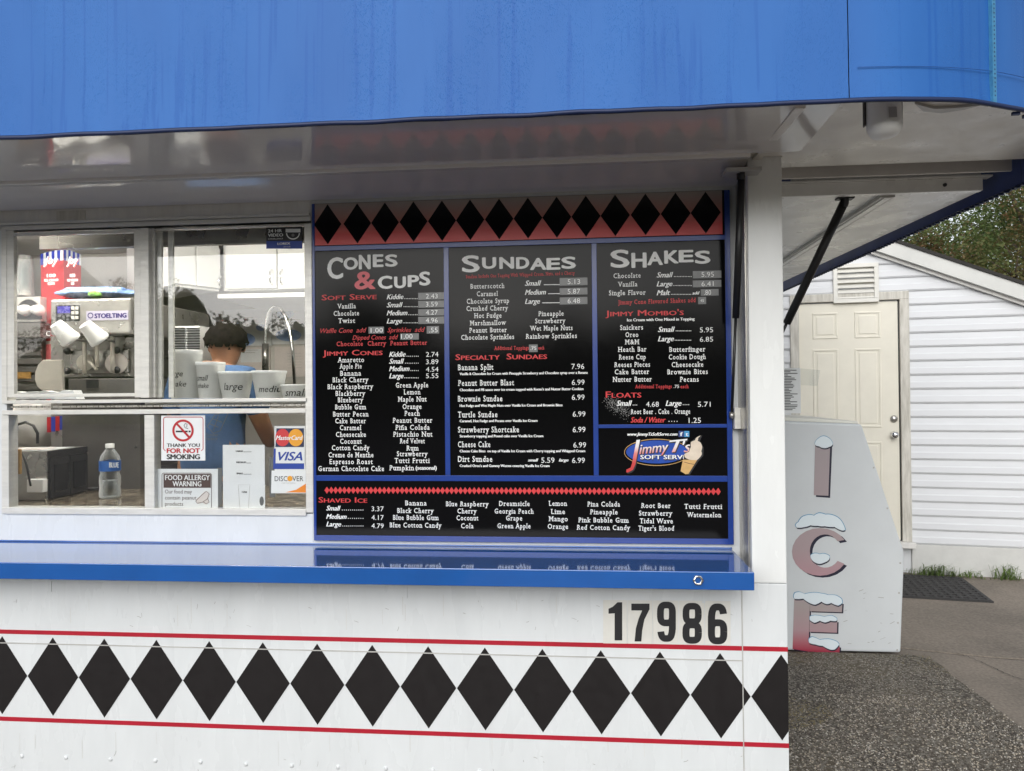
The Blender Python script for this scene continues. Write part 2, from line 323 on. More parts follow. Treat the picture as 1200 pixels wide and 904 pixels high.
# ---- lettering: outlines of the built-in face, emboldened, slanted, with slab feet where the sign writer used them
TXT = {}
def text_mesh(s, style):
    if (s, style) in TXT: return TXT[(s, style)]
    cu = bpy.data.curves.new('t', 'FONT'); cu.body = s; cu.size = 1; cu.dimensions = '2D'; cu.fill_mode = 'FRONT'; cu.resolution_u = 2
    if 'i' in style: cu.shear = .32
    if 'B' in style or 'H' in style: cu.resolution_u = 4
    if 'L' in style: cu.offset = -.004
    if 's' in style: cu.offset = .010; cu.space_character = 1.2
    if 'c' in style:
        cu.small_caps_scale = .76
        for i in range(len(s)): cu.body_format[i].use_small_caps = True
    ob = bpy.data.objects.new('t', cu); me = bpy.data.meshes.new_from_object(ob)
    vs = [v.co.copy() for v in me.vertices]; fs = [list(p_.vertices) for p_ in me.polygons]
    if 's' in style:
        cnt = {}
        for f in fs:
            for i in range(len(f)): e = tuple(sorted((f[i], f[(i+1) % len(f)]))); cnt[e] = cnt.get(e, 0)+1
        for (a, b_), c in list(cnt.items()):
            A, B_ = vs[a], vs[b_]
            if c == 1 and abs(A.y-B_.y) < .004 and .045 < abs(A.x-B_.x) < .14:
                x0, x1 = min(A.x, B_.x), max(A.x, B_.x); y = A.y; top = y > .25; e = .085; h = .075
                for (p0, p1) in ((x0-e, x0), (x1, x1+e)):
                    k = len(vs); y0, y1 = (y-h, y) if top else (y, y+h); vs += [Vector((p0, y0, 0)), Vector((p1, y0, 0)), Vector((p1, y1, 0)), Vector((p0, y1, 0))]; fs.append([k, k+1, k+2, k+3])
    bpy.data.meshes.remove(me); bpy.data.objects.remove(ob); bpy.data.curves.remove(cu)
    TXT[(s, style)] = (vs, fs); return TXT[(s, style)]
CAP = .70
def write(s, u0, u1, v, h, Y, m, parent, style='', name='lettering', mb=None, caps=False, rot=0):
    """lettering between photo columns u0..u1, capitals centred on row v and h pixels tall, on the plane Y"""
    vs, fs = text_mesh(s, style); x0 = min(q.x for q in vs); x1 = max(q.x for q in vs)
    a, b_ = onY(u0, v, Y), onY(u1, v, Y); hm = (onY(u0, v-h/2, Y).z - onY(u0, v+h/2, Y).z)
    y0, y1 = (0, CAP)
    if caps: y0 = min(q.y for q in vs); y1 = max(q.y for q in vs)
    sx = (b_.x-a.x)/(x1-x0); sz = hm/(y1-y0); zc = (a.z+b_.z)/2; cr, sr = math.cos(rot), math.sin(rot); cx = (a.x+b_.x)/2
    out = []
    for q in vs:
        X = a.x + (q.x-x0)*sx - cx; Z = (q.y-(y0+y1)/2)*sz; out.append((cx + X*cr - Z*sr, Y, zc + X*sr + Z*cr))
    t = mb or MB(); k_ = (Y+2.5)/FPX               # heavier weights: the stroke is printed again a hair to each side
    if 'H' in style: ps0 = [(0, 0)] + [(1.0*math.cos(R(i*45)), .62*math.sin(R(i*45))) for i in range(8)]
    elif 'B' in style: ps0 = [(-.45, 0), (.45, 0), (0, .25), (0, -.25)]
    elif 'b' in style: ps0 = [(-.22, 0), (.22, 0)]
    else: ps0 = [(0, 0)]
    for i, (a0, b0) in enumerate(ps0): t.add([(q[0]+a0*k_, q[1]-i*.00012, q[2]+b0*k_) for q in out], fs)
    return t if mb else t.build(name, m, parent)

# ================================================================== GROUND
def structure(mb, name, m): o = mb.build(name, m, shift=False); o['kind'] = 'structure'; return o
structure(MB().add([(-400, -400, -.06), (400, -400, -.06), (400, 400, -.06), (-400, 400, -.06)], [[0, 1, 2, 3]]), 'ground', 'asphalt')
# two driveway slabs with a ragged joint between them
jl = []
pA, pB = onZ(1040, 759, 0), onZ(1230, 776, 0); sl_ = (pB.y-pA.y)/(pB.x-pA.x)
for i in range(161):
    x = -1 + i*.0625; jl.append((x, pA.y + (x-pA.x)*sl_ + .018*(noise.noise((x*2.3, 1.7, 0))) + random.uniform(-.006, .006)))
structure(MB().slab([(-1, -12), (9, -12)] + [(x, y-.011+random.uniform(-.004, .004)) for x, y in reversed(jl)], -.10, 0), 'driveway', 'concrete')
structure(MB().slab([(x, y-.026) for x, y in jl]+[(x, y+.018) for x, y in reversed(jl)], -.09, -.004), 'pavement_joint', 'roof_dark')
structure(MB().slab([(x, y+.009+random.uniform(-.004, .004)) for x, y in jl] + [(9, 14), (-1, 14)], -.10, .004), 'driveway', 'concrete')
# hairline crack running off the joint
ck = [onZ(1120, 765, .006), onZ(1142, 772, .006), onZ(1165, 783, .006), onZ(1185, 792, .006), onZ(1215, 800, .006)]
ck2 = []
for i in range(len(ck)-1):
    for j in range(9): ck2.append(ck[i].lerp(ck[i+1], j/9)+Vector((random.uniform(-.008, .008), random.uniform(-.008, .008), 0)))
ck = ck2
c = MB()
for i in range(len(ck)-1): d = (ck[i+1]-ck[i]).normalized(); n_ = Vector((-d.y, d.x, 0))*random.uniform(.0012, .0026); c.add([ck[i]-n_, ck[i+1]-n_, ck[i+1]+n_, ck[i]+n_], [[0, 1, 2, 3]])
structure(c, 'pavement_crack', 'roof_dark')
# exposed aggregate pad: broken outer edge
edge = []
for i in range(60):
    t = i/59; edge.append((2.02 + .022*noise.noise((t*9, 4, 0)) + random.uniform(-.008, .008), -3 + t*5.12))
far = []
for i in range(40):
    t = i/39; far.append((2.02 - t*3.2, 2.125 + .02*noise.noise((t*8, 9, 0)) + random.uniform(-.006, .006)))
far[0] = (1.975, 2.10)
structure(MB().slab([(-3, -3)] + edge[:-1] + far + [(-3, 2.1)], -.05, .020), 'aggregate_pad', 'aggregate')
# its pebbles: real stones, nobody could count them
pb = MB(); octa = [(1,0,0),(0,1,0),(-1,0,0),(0,-1,0),(0,0,1),(0,0,-.6)]; of = [[0,1,4],[1,2,4],[2,3,4],[3,0,4],[1,0,5],[2,1,5],[3,2,5],[0,3,5]]
rs = random.Random(3); k = 0
while k < 24000:
    x = rs.uniform(.55, 2.03); y = rs.uniform(.45, 2.13)
    if rs.random() > .45 + .75*(noise.noise((x*3, y*3, 2))+.3): continue
    k += 1; r = rs.uniform(.0018, .0054)*(1.25 if y < 1.5 else .8); a = rs.uniform(0, 6.28); sx, sy, sz = rs.uniform(.7, 1.4), rs.uniform(.6, 1), rs.uniform(.5, .9)
    far_ = noise.noise((x*1.6, y*2, 7)) + (y-1.6)*.9
    mi = rs.choice((0, 1, 1, 2, 1, 1, 0, 1) if far_ < .15 else (1, 3, 3, 1, 1, 3, 0))
    pb.add([(x + r*(q[0]*sx*math.cos(a)-q[1]*sy*math.sin(a)), y + r*(q[0]*sx*math.sin(a)+q[1]*sy*math.cos(a)), .0205 + r*q[2]*sz) for q in octa], of, mi, True)
o = pb.build('pebbles', ['pebble_a', 'pebble_b', 'pebble_c', 'pebble_d'], shift=False); tag(o, 'pale pebbles showing in the aggregate pad beside the trailer', 'pebbles', kind='stuff')

# ================================================================== TRAILER
XR, XL = .663, -4.3
WY = .16                                    # plane of the recessed windows and menu board
trailer = thing('concession_trailer', 'white food trailer with black diamond band, red stripes and blue serving counter', 'trailer', (-1.8, 1.2, .12))
def tp(mb, name, m, bevel=0, **k): return mb.build(name, m, trailer, bevel=bevel, **k)
zs = 1.6-.8866; xs = onY(870, 760, 0).x
tp(MB().box((XL, 0, .14), (xs-.001, .03, zs-.001)), 'lower_panel', 'white_paint', .001)
tp(MB().box((XL, 0, zs+.001), (xs-.001, .03, 1.0)), 'upper_panel', 'white_paint', .001)
zc_ = onY(900, 684, 0).z
tp(MB().box((xs+.001, 0, .14), (XR, .03, zc_-.0008)), 'corner_panel', 'white_paint', .002)
tp(MB().box((.552, 0, zc_+.0008), (XR, .10, 2.52)), 'corner_post', 'post_paint', .003)
tp(MB().box((xs+.001, .001, zc_+.0008), (.5515, .03, 1.0)), 'corner_panel', 'white_paint')
tp(MB().box((XL, -.0022, zs-.0018), (xs-.002, 0, zs+.0018)), 'seam_lip', 'trim_grey')
tp(MB().box((xs-.0016, -.0022, .14), (xs+.0016, 0, zc_)), 'seam_lip', 'trim_grey')
# red stripes and the diamonds
for zz in (1.6-.8465, 1.6-1.1597): tp(MB().box((XL, -.0012, zz-.0075), (XR, -.0002, zz+.0075)), 'red_stripe', 'red_vinyl')
zt, zb, dx = 1.6-.8635, 1.6-1.1431, .1952
for i in range(-11, 15):
    x = -2.0914 + dx*i; zm = (zt+zb)/2; h = dx/2-.0012
    pts = [(x, zb), (x+h, zm), (x, zt), (x-h, zm)]
    if x+h > XR: e = (XR-x)/h; q = (zt-zm)*(1-e); pts = [(x, zb), (XR-.0005, zm-q), (XR-.0005, zm+q), (x, zt), (x-h, zm)]
    tp(MB().prism(pts, -.0013, -.0003), 'diamond', 'black_vinyl')
# scratches and drip marks in the paint
rr = random.Random(44)
mat('scuff', (.36, .36, .35, 1), .6); mat('drip', (.64, .65, .64, 1), .5)
for k in range(46):
    u = rr.uniform(5, 905); v = rr.uniform(700, 735) if k % 3 else rr.uniform(880, 903); l = rr.uniform(1.5, 7); a = rr.choice((1.3, 1.6, .2, 1.8, 2.6)); tp(stroke([(u, v), (u+l*.4*math.cos(a), v+l*.5*math.sin(a)), (u+l*math.cos(a+.15), v+l*math.sin(a+.15))], rr.uniform(.3, .7), -.0006), 'scratch', 'scuff')
for k in range(26):
    u = rr.uniform(0, 860); v = rr.uniform(692, 715) if k % 2 else rr.uniform(858, 875); l = rr.uniform(12, 34); tp(stroke([(u, v), (u+.3, v+l)], rr.uniform(.5, 1.3), -.0005), 'drip_mark', 'drip')
# rivets
rv = [onY(u, v, 0) for u, v in ((-27, 884), (26, 886.3), (77.5, 888), (129.5, 890), (182, 891.6), (235, 893.2), (288.5, 895.6), (342, 897.3), (396, 899.2), (452, 900.8), (507, 902.6), (562, 904.3))]
g = MB().lathe([(.0078, 0), (.0072, .0022), (.0045, .004), (.0001, .0046)], (0, 0, 0), 12, axis=(0, -1, 0)); r0 = None
for q in rv:
    if r0 is None: r0 = g.build('rivet', 'white_paint', trailer, local=True); o = r0
    else: o = r0.copy(); col.objects.link(o)
    o.location = q - wloc(trailer)
# recess: back wall pieces, sill, jamb, header
zwb, zwt = 1.1585, 2.243                     # window opening
wl, wr = onY(9, 440, WY).x, onY(364.5, 440, WY).x
tp(MB().box((XL, WY, 1.0), (wr+.004, WY+.03, zwb)), 'sill_wall', 'white_paint')
tp(MB().box((XL, WY, zwt), (wr+.004, WY+.03, 2.46)), 'header', 'trim_white')
tp(MB().box((XL, WY, zwb), (wl-.004, WY+.03, zwt)), 'side_wall', 'white_paint')
tp(MB().box((wr+.004, WY+.002, 1.0), (.547, WY+.03, 2.46)), 'board_wall', 'white_paint')
tp(MB().box((.547, .03, 1.0), (.552, WY+.03, 2.46)), 'jamb', 'brushed_steel', .001)
tp(MB().box((XL, .03, .985), (.552, WY+.03, 1.0)), 'recess_floor', 'white_paint')
tp(fbox(66, 246.5, 100, 259, WY-.003, WY), 'name_plate', 'old_wood', .0008)
tp(MB().box((XL, WY-.012, 2.262), (wr, WY, 2.272)), 'header_trim', 'aluminium', .001)
# other walls, floor, roof
tp(MB().box((XR-.03, .101, .14), (XR-.001, 2.35, 2.52)), 'end_wall', 'white_paint')
tp(MB().box((XL, 2.35, .14), (XR, 2.38, 2.52)), 'rear_wall', 'wall_inside')
tp(MB().box((XL-.03, 0, .14), (XL, 2.38, 2.52)), 'far_end_wall', 'white_paint')
tp(MB().box((XL, .031, .44), (XR-.031, 2.349, .50)), 'floor', 'dark_inside')
tp(MB().box((XL, WY+.031, 2.47), (XR-.031, 2.349, 2.50)), 'ceiling', 'cabinet')
tp(MB().box((XL-.03, .0, 2.521), (XR, 2.38, 2.56)), 'roof', 'white_paint')
for xk in (-4.0, -1.9, .42):
    for yk in (.25, 2.1): tp(MB().box((xk-.1, yk-.1, .0195), (xk+.1, yk+.1, .44)), 'support_block', 'foundation', .006)
# serving counter
cz = 1.046; cr_ = onZ(880, 669, cz)
cy0 = -.18
ct = MB().box((XL, cy0, cz-.056), (.5195, WY-.001, cz)); counter = tp(ct, 'serving_counter', 'counter_blue', .0025)
tp(MB().box((XL, WY-.006, cz+.0005), (.5195, WY-.001, cz+.006)), 'counter_upstand', 'counter_blue', .001)
q = onY(818, 680, cy0); lk = MB().lathe([(.0001, -.004), (.012, -.004), (.0165, .0), (.0165, .004), (.011, .005), (.010, -.002)], (q.x, cy0-.001, q.z), 6, axis=(0, -1, 0)); tp(lk, 'latch_socket', 'chrome')
for xb in (-3.2, -1.9, -.6, .4): tp(MB().prism([(xb-.01, 1.0-.012), (xb-.01, .90), (xb, .90), (xb, .988)], -.003, -.0005), 'bracket', 'white_paint')
# gas strut that holds the serving flap
def strut(p0, p1, frac, rt, rr, parent, name='gas_strut', rodm='strut_black'):
    p0, p1 = Vector(p0), Vector(p1); pm = p0.lerp(p1, frac)
    o = MB().tube([p0, pm], rt, 14).build(name, 'strut_black', parent); MB().tube([pm, p1], rr, 10).build('rod', rodm, o)
    MB().lathe([(.0001, 0), (rt*1.5, 0), (rt*1.5, .014), (.0001, .014)], p0-Vector((.007, 0, 0)), 12, axis=(1, 0, 0)).build('end_joint', 'dark_metal', o)
    MB().lathe([(.0001, 0), (rt*1.1, 0), (rt*1.1, .014), (.0001, .014)], p1-Vector((.007, 0, 0)), 12, axis=(1, 0, 0)).build('end_joint', 'steel', o)
    return o
sa, sb = onY(869, 206, -.03), onY(857.5, 487, .125)
strut(sa, sb, .58, .0115, .005, trailer)
tp(fbox(861, 478, 868, 503, .12, .158), 'strut_plate', 'aluminium', .001)
tp(fbox(851, 195, 893, 201, -.06, .02), 'strut_bracket', 'trim_grey', .001)
tp(fbox(864, 200, 873, 210, -.036, -.024), 'strut_bracket', 'dark_metal', .001)

# ---- window unit (aluminium sliding sashes over fixed lights)
win = tp(MB().box((wl-.004, WY-.006, zwt), (wr+.004, WY+.05, zwt+.016)), 'window', 'aluminium', .001)
def wf(u0, v0, u1, v1, y0, y1, name='frame_rail', m='aluminium', bev=.0015): o = fbox(u0, v0, u1, v1, y0, y1).build(name, m, win, bevel=bev); return o
A_, B_, C_ = -3, 165.5, 359
wf(358.5, 262, 365, 601, WY-.004, WY+.045, 'jamb')                  # right jamb
wf(2, 266, 7.5, 471, WY-.004, WY+.045, 'jamb')
wf(2, 487, 10, 599, WY-.004, WY+.045, 'jamb')
wf(2, 597, 358.4, 602.5, WY-.008, WY+.045, 'sill')
wf(2, 466.5, 358.4, 473.5, WY-.012, WY+.045, 'meeting_rail')
wf(2, 473.5, 358.4, 478.6, WY+.012, WY+.045, 'track', 'brushed_steel')
wf(2, 478.6, 358.4, 486.5, WY-.006, WY+.045, 'meeting_rail')
wf(169.5, 486.6, 180.5, 597, WY-.005, WY+.04, 'mullion')
wf(164.8, 267, 173.8, 466.4, WY-.006, WY+.03, 'mullion')
# sliding sash on the left
wf(8.2, 268.5, 16, 466, WY-.002, WY+.016, 'sash_stile'); wf(157.6, 268.5, 164.6, 466, WY-.002, WY+.016, 'sash_stile')
wf(16.1, 268.5, 157.5, 277, WY-.0015, WY+.016, 'sash_rail'); wf(16.1, 461, 157.5, 466, WY-.0015, WY+.016, 'sash_rail')
wf(15.9, 276.9, 157.7, 461.1, WY+.006, WY+.009, 'pane', 'glass', 0)
# sliding sash on the right with its second track
wf(174, 267, 181, 466.2, WY+.018, WY+.034, 'sash_stile'); wf(183.5, 267, 189, 466.2, WY+.036, WY+.05, 'sash_stile'); wf(197.5, 267, 202.5, 466.2, WY+.052, WY+.064, 'sash_stile')
wf(173.9, 264, 358.4, 268.5, WY+.016, WY+.045, 'sash_rail')
wf(181, 268.5, 358.4, 466.2, WY+.024, WY+.027, 'pane', 'glass', 0)
wf(10, 486.6, 169.5, 597, WY+.012, WY+.015, 'pane', 'glass', 0)
wf(180.5, 486.6, 358.4, 597, WY+.012, WY+.015, 'pane', 'glass', 0)

# ================================================================== AWNING over the trailer
aw = thing('awning', 'wet blue vinyl awning with rounded corner and pale soffit over the trailer', 'awning', (-1.5, -.1, 2.33))
CX, CY, RA, ZE, ZS = .70, .173, .81, 2.300, 2.372     # hem hangs below the soffit
def plan(t):                                  # plan line of the hem: straight, quarter round, straight along the trailer end
    L1 = 5.3; L2 = RA*math.pi/2
    if t < L1: return Vector((CX-L1+t, CY-RA, ZE))
    if t < L1+L2: a = (t-L1)/RA; return Vector((CX+RA*math.sin(a), CY-RA*math.cos(a), ZE))
    e = t-L1-L2; return Vector((CX+RA-.034*e, CY+e, ZE))
def plan_n(t): a, b_ = plan(t-.001), plan(t+.001); d = (b_-a).normalized(); return Vector((d.y, -d.x, 0)).normalized()
def skirt(t0, t1, n, name, z_top=3.15, th=.008, sag=0):
    mb = MB(); vs = []; H = 14; nn = n
    for k, off in ((0, 0), (1, -th)):
        for i in range(nn+1):
            t = t0+(t1-t0)*i/nn; p_ = plan(t); nr = plan_n(t)
            for j in range(H+1):
                f = j/H; zz = p_.z*(1-f) + z_top*f; bulge = .006*noise.noise((t*2.2, zz*3, 0)) + (.002 if j == 0 else 0)
                hem = .004*noise.noise((t*6, 0, 3)) if j == 0 else 0
                vs.append(p_ + nr*(off + bulge + f*-.02) + Vector((0, 0, zz - p_.z + hem)))
    W_ = H+1; S = (nn+1)*W_
    fo = [[i*W_+j, (i+1)*W_+j, (i+1)*W_+j+1, i*W_+j+1] for i in range(nn) for j in range(H)]
    fi = [[S+i*W_+j, S+i*W_+j+1, S+(i+1)*W_+j+1, S+(i+1)*W_+j] for i in range(nn) for j in range(H)]
    fb = [[i*W_, S+i*W_, S+(i+1)*W_, (i+1)*W_] for i in range(nn)] + [[j, j+1, S+j+1, S+j] for j in range(H)] + [[nn*W_+j, S+nn*W_+j, S+nn*W_+j+1, nn*W_+j+1] for j in range(H)]
    mb.add(vs, fo, 0, True); mb.add(vs, fi, 1, True); mb.add(vs, fb, 2, False)
    return mb.build(name, ['awning_vinyl', 'vinyl_back', 'vinyl_seam'], aw)
L1 = 5.3; L2 = RA*math.pi/2
def t_of(u, v):                               # where along the hem a photo point lies
    q = onZ(u, v, ZE); return min((i*.005 for i in range(int((L1+L2)/.005))), key=lambda t: (plan(t)-q).length)
tA = t_of(994, 119.5); tB = t_of(1158, 126)
skirt(0, tA-.0012, 120, 'vinyl_panel'); skirt(tA+.0012, tB-.006, 24, 'vinyl_panel'); skirt(tB+.006, L1+L2, 30, 'vinyl_panel'); skirt(L1+L2+.002, L1+L2+3.2, 60, 'vinyl_panel')
# zip tape with its teeth
z_ = MB(); p_, nr = plan(tB), plan_n(tB); tg = Vector((-nr.y, nr.x, 0))
for s_ in range(12):
    a, b_ = p_ + Vector((0, 0, .0+s_*.065)), p_ + Vector((0, 0, .066+s_*.065)); w_ = tg*.0058
    z_.add([a-w_+nr*.006, a+w_+nr*.006, b_+w_+nr*.006, b_-w_+nr*.006, a-w_-nr*.008, a+w_-nr*.008, b_+w_-nr*.008, b_-w_-nr*.008], [[0, 1, 2, 3], [5, 4, 7, 6], [1, 5, 6, 2], [4, 0, 3, 7]])
zt_ = z_.build('zip_tape', 'zip_tape', aw)
z_ = MB()
for s_ in range(70): c_ = p_ + Vector((0, 0, .02+s_*.0108)) + nr*.0065; z_.add([c_-tg*.0016, c_+tg*.0016, c_+tg*.0016+Vector((0, 0, .004)), c_-tg*.0016+Vector((0, 0, .004))], [[0, 1, 2, 3]])
o = z_.build('teeth', 'vinyl_seam', zt_); o['kind'] = 'stuff'
# stitched lower hem line and hem cord
hp = [plan(i*.04)+plan_n(i*.04)*.006+Vector((0, 0, .0 + .003*noise.noise((i*.3, 0, 0)))) for i in range(2, int((L1+L2+3.1)/.04))]
MB().tube(hp, .0062, 6).build('hem_cord', 'vinyl_seam', aw)
sp_ = [plan(t)+plan_n(t)*.0035+Vector((0, 0, .082+.002*math.sin(t*9))) for t in [tA+.02+i*.02 for i in range(int((L1+L2-tA)/.02))]]
mat('vinyl_stitch', (.013, .085, .30, 1), .5); MB().tube(sp_, .0009, 5).build('stitch_line', 'vinyl_stitch', aw)
# lacing stubs under the hem
for i in range(0, 260):
    t = 3.2 + i*.032 + random.uniform(-.008, .008)
    if t > L1+L2+3: break
    p_ = plan(t); nr = plan_n(t); tg = Vector((-nr.y, nr.x, 0)); q = p_ - nr*.006 + Vector((0, 0, -.006))
    if t < 5.7: continue
    MB().box(q-Vector((.009, .004, .005)), q+Vector((.009, .004, .003))).build('lace', 'vinyl_seam', aw)
# soffit
ZI, YI = 2.318, WY                            # hinge line at the trailer
ZRg, YRg = 2.352, -.05
xe = onY(893, 190, -.05).x-.02
def sheet(p0, p1, p2, p3, th, name, m):       # quad seen from below, with thickness upward
    P = [Vector(q) for q in (p0, p1, p2, p3)]; U = Vector((0, 0, th)); return MB().add(P+[q+U for q in P], [[0, 1, 2, 3], [7, 6, 5, 4], [0, 4, 5, 1], [1, 5, 6, 2], [2, 6, 7, 3], [3, 7, 4, 0]]).build(name, m, aw)
sheet((XL, YI-.002, ZI), (.546, YI-.002, ZI), (.546, YRg, ZRg), (XL, YRg, ZRg), .006, 'soffit_panel', 'soffit_paint')
sheet((XL, YRg-.03, ZRg+.006), (.70, YRg-.03, ZRg+.006), (.70, CY-RA+.012, ZS-.004), (XL, CY-RA+.012, ZS-.004), .006, 'soffit_panel', 'soffit_paint')
rb = MB().box((XL, YRg-.032, ZRg-.006), (.546, YRg-.001, ZRg+.012)); rb.build('soffit_rail', 'soffit_paint', aw, bevel=.003)
MB().box((XL, CY-RA+.010, ZS-.010), (.55, CY-RA+.028, ZS+.01)).build('edge_angle', 'trim_grey', aw, bevel=.001)
# corner soffit, following the rounded hem
cp = [(.702, CY-RA+.012)]
for i in range(40):
    t = L1-.10+i*.035; q = plan(t)-plan_n(t)*.012
    if q.y > .06: break
    if q.x > .71: cp.append((q.x, q.y))
cp += [(1.50, .125), (.666, .125), (.666, -.004), (.548, -.004), (.548, YRg-.034), (.702, YRg-.034)]
MB().slab(cp, ZS-.004, ZS+.004).build('corner_soffit', 'soffit_dull', aw)
MB().box((.668, .205, ZS-.02), (1.49, .215, ZS+.10)).build('added_gap_backing', 'soffit_dull', aw)  # added backing so the gap over the flap reads as grey shadow
# diagonal cover strip between flap and corner soffit
a, b_, zz = onZ(938, 127, ZS-.012), onZ(880, 196, ZS-.012), ZS-.012
d = (b_-a).normalized(); n_ = Vector((-d.y, d.x, 0))*.014
MB().slab([(q.x, q.y) for q in (a-n_, a+n_, b_+n_, b_-n_)], ZS-.012, ZS-.0045).build('cover_strip', 'soffit_dull', aw, bevel=.001)
tops = [plan(i*.1)-plan_n(i*.1)*.02 for i in range(int((L1+L2+3.1)/.1))]
MB().slab([(q.x, q.y) for q in tops] + [(1.5, 3.7), (XL, 3.7)], 3.12, 3.15).build('awning_top', 'vinyl_back', aw)
# torn edge of the soffit lining near the corner
tq = [onZ(u, v, ZS-.012) for u, v in ((1072, 122), (1082, 131), (1103, 133), (1130, 129), (1148, 124), (1120, 127), (1095, 128))]
MB().slab([(q.x, q.y) for q in tq[::-1]], ZS-.012, ZS-.0045).build('torn_lining', 'trim_grey', aw)
# ---- end flap on the trailer's right end
fl = thing('end_flap', 'raised white end flap with square front beam held by a black strut', 'flap', (.67, .3, 2.3))
yf, zf = .30, 2.318
ex = onY(1152, 217, yf).x; zb0, zb1 = onY(1035, 227, yf).z, onY(1035, 212, yf).z
MB().box((.672, yf, zb0), (ex, yf+.03, zb1)).build('front_beam', 'flap_white', fl, bevel=.002)
MB().box((.672, yf-.012, zb1+.0005), (ex+.028, yf+.03, zb1+.006)).build('drip_lip', 'flap_white', fl)
u0_, u1_ = onY(928, 209, yf+.012), onY(1148.6, 192, yf+.012)
MB().box((u0_.x, yf+.006, zb1+.0065), (u1_.x, yf+.03, zb1+.048)).build('upper_bar', 'flap_white', fl, bevel=.002)
q = onY(1107, 217, yf); MB().lathe([(.0001, .007), (.006, .006), (.007, 0)], (q.x, yf, q.z), 8, axis=(0, -1, 0)).build('bolt', 'dark_metal', fl)
yb = 2.62; zend = zb0+.008; xb = 1.335
sheetv = [Vector(q) for q in ((.672, yf+.031, zb0+.008), (ex+.012, yf+.031, zb0+.008), (xb, yb, zend), (.672, yb, zend))]
U = Vector((0, 0, .02)); MB().add(sheetv+[q+U for q in sheetv], [[0, 3, 2, 1], [4, 5, 6, 7], [0, 1, 5, 4], [1, 2, 6, 5], [2, 3, 7, 6], [3, 0, 4, 7]]).build('flap_panel', 'flap_white', fl)
ra = onZ(1046, 231, zb0); xr = ra.x
def rail(x0, x1, z0, z1, m, nm):
    k = 0; P = []
    for y in (yf+.032, yb-.05):
        o_ = zb0+.008+k*(y-yf)
        P += [(x0, y, o_-z1), (x1, y, o_-z1), (x1, y, o_-z0), (x0, y, o_-z0)]
    MB().add(P, [[0, 1, 2, 3], [7, 6, 5, 4], [0, 4, 5, 1], [1, 5, 6, 2], [2, 6, 7, 3], [3, 7, 4, 0]]).build(nm, m, fl)
rail(xr-.05, xr+.0, .0005, .014, 'trim_grey', 'flap_rail'); rail(xr-.036, xr-.014, .0145, .017, 'flap_white', 'rail_channel')
p0 = onZ(990, 236, zb0-.006); p1 = onY(917, 392, .62); pt = onY(922, 381, .595)
strut(p0, onY(912, 400, .63), .86, .0165, .006, fl)
MB().box(p0+Vector((-.03, -.02, .006)), p0+Vector((.03, .02, .014))).build('strut_bracket', 'dark_metal', fl, bevel=.002)
strut(onY(921, 243, 1.5), onY(911, 268, 1.6), .86, .0145, .006, fl)
# ---- lamp under the corner soffit
q = onY(1037, 143, -.50); lm = thing('soffit_lamp', 'white round-bottomed lamp housing with dark straps hung under the corner soffit', 'lamp', (q.x, -.50, ZS-.004))
zt2 = ZS-.005; ax = Vector((0, -.12, -1)).normalized(); o_ = Vector((q.x, -.485, zt2+.012))
hs_ = MB().lathe([(.0001, .124), (.018, .123), (.033, .118), (.040, .109), (.0425, .097), (.044, 0)], o_, 24, axis=ax).build('housing', 'plastic_white', lm)
for s_ in (-1, 1): MB().box(o_+Vector((s_*.046-.0015, -.008, -.09)), o_+Vector((s_*.046+.0015, .006, -.012))).build('strap', 'dark_metal', lm)
MB().box(o_+Vector((-.05, -.03, -.008)), o_+Vector((.05, .04, -.0055))).build('mount_plate', 'plastic_white', lm)
lb = MB().add([o_+Vector((-.006+.02*i, -.0475+.001*abs(i-.3)-.0035*j-.006, -.060-.028*j)) for j in (0, 1) for i in (0, 1)], [[2, 3, 1, 0]]).build('label_print', 'trim_grey', lm)

# ================================================================== SHED behind
SO, SR = Vector((3.2, 4.18, 0)), R(-10)
sa_ = Vector((math.cos(SR), math.sin(SR), 0)); sn = Vector((-math.sin(SR), math.cos(SR), 0))
def onS(u, v, d=0):                           # photo direction meets the shed's front, d metres in front of it; gives (along, up)
    r = ray(u, v); o = SO - sn*d; q = EYE + r*((o-EYE).dot(sn)/r.dot(sn)); return ((q-SO).dot(sa_), q.z)
shed = thing('shed', 'white vinyl-sided gable shed with cream six-panel door and louvred gable vent', 'shed', SO, SR)
def sp(mb, name, m, parent=None, bevel=0): return mb.build(name, m, parent or shed, local=True, bevel=bevel)
dl, dr = onS(927, 500)[0], onS(1066, 500)[0]; dtop = onS(1000, 353.5)[1]; dbot = onS(1060, 634)[1]
cxs = onS(1003, 335)[0]
r1, r2 = onS(1048, 284, .1), onS(1200, 334.5, .1); slope = (r1[1]-r2[1])/(r2[0]-r1[0])
ridge = r1[1] + slope*(r1[0]-cxs); half = 2.7; base_z = onS(1150, 640)[1]
def roof_z(s): return ridge - slope*abs(s-cxs)
eave = roof_z(cxs+half)
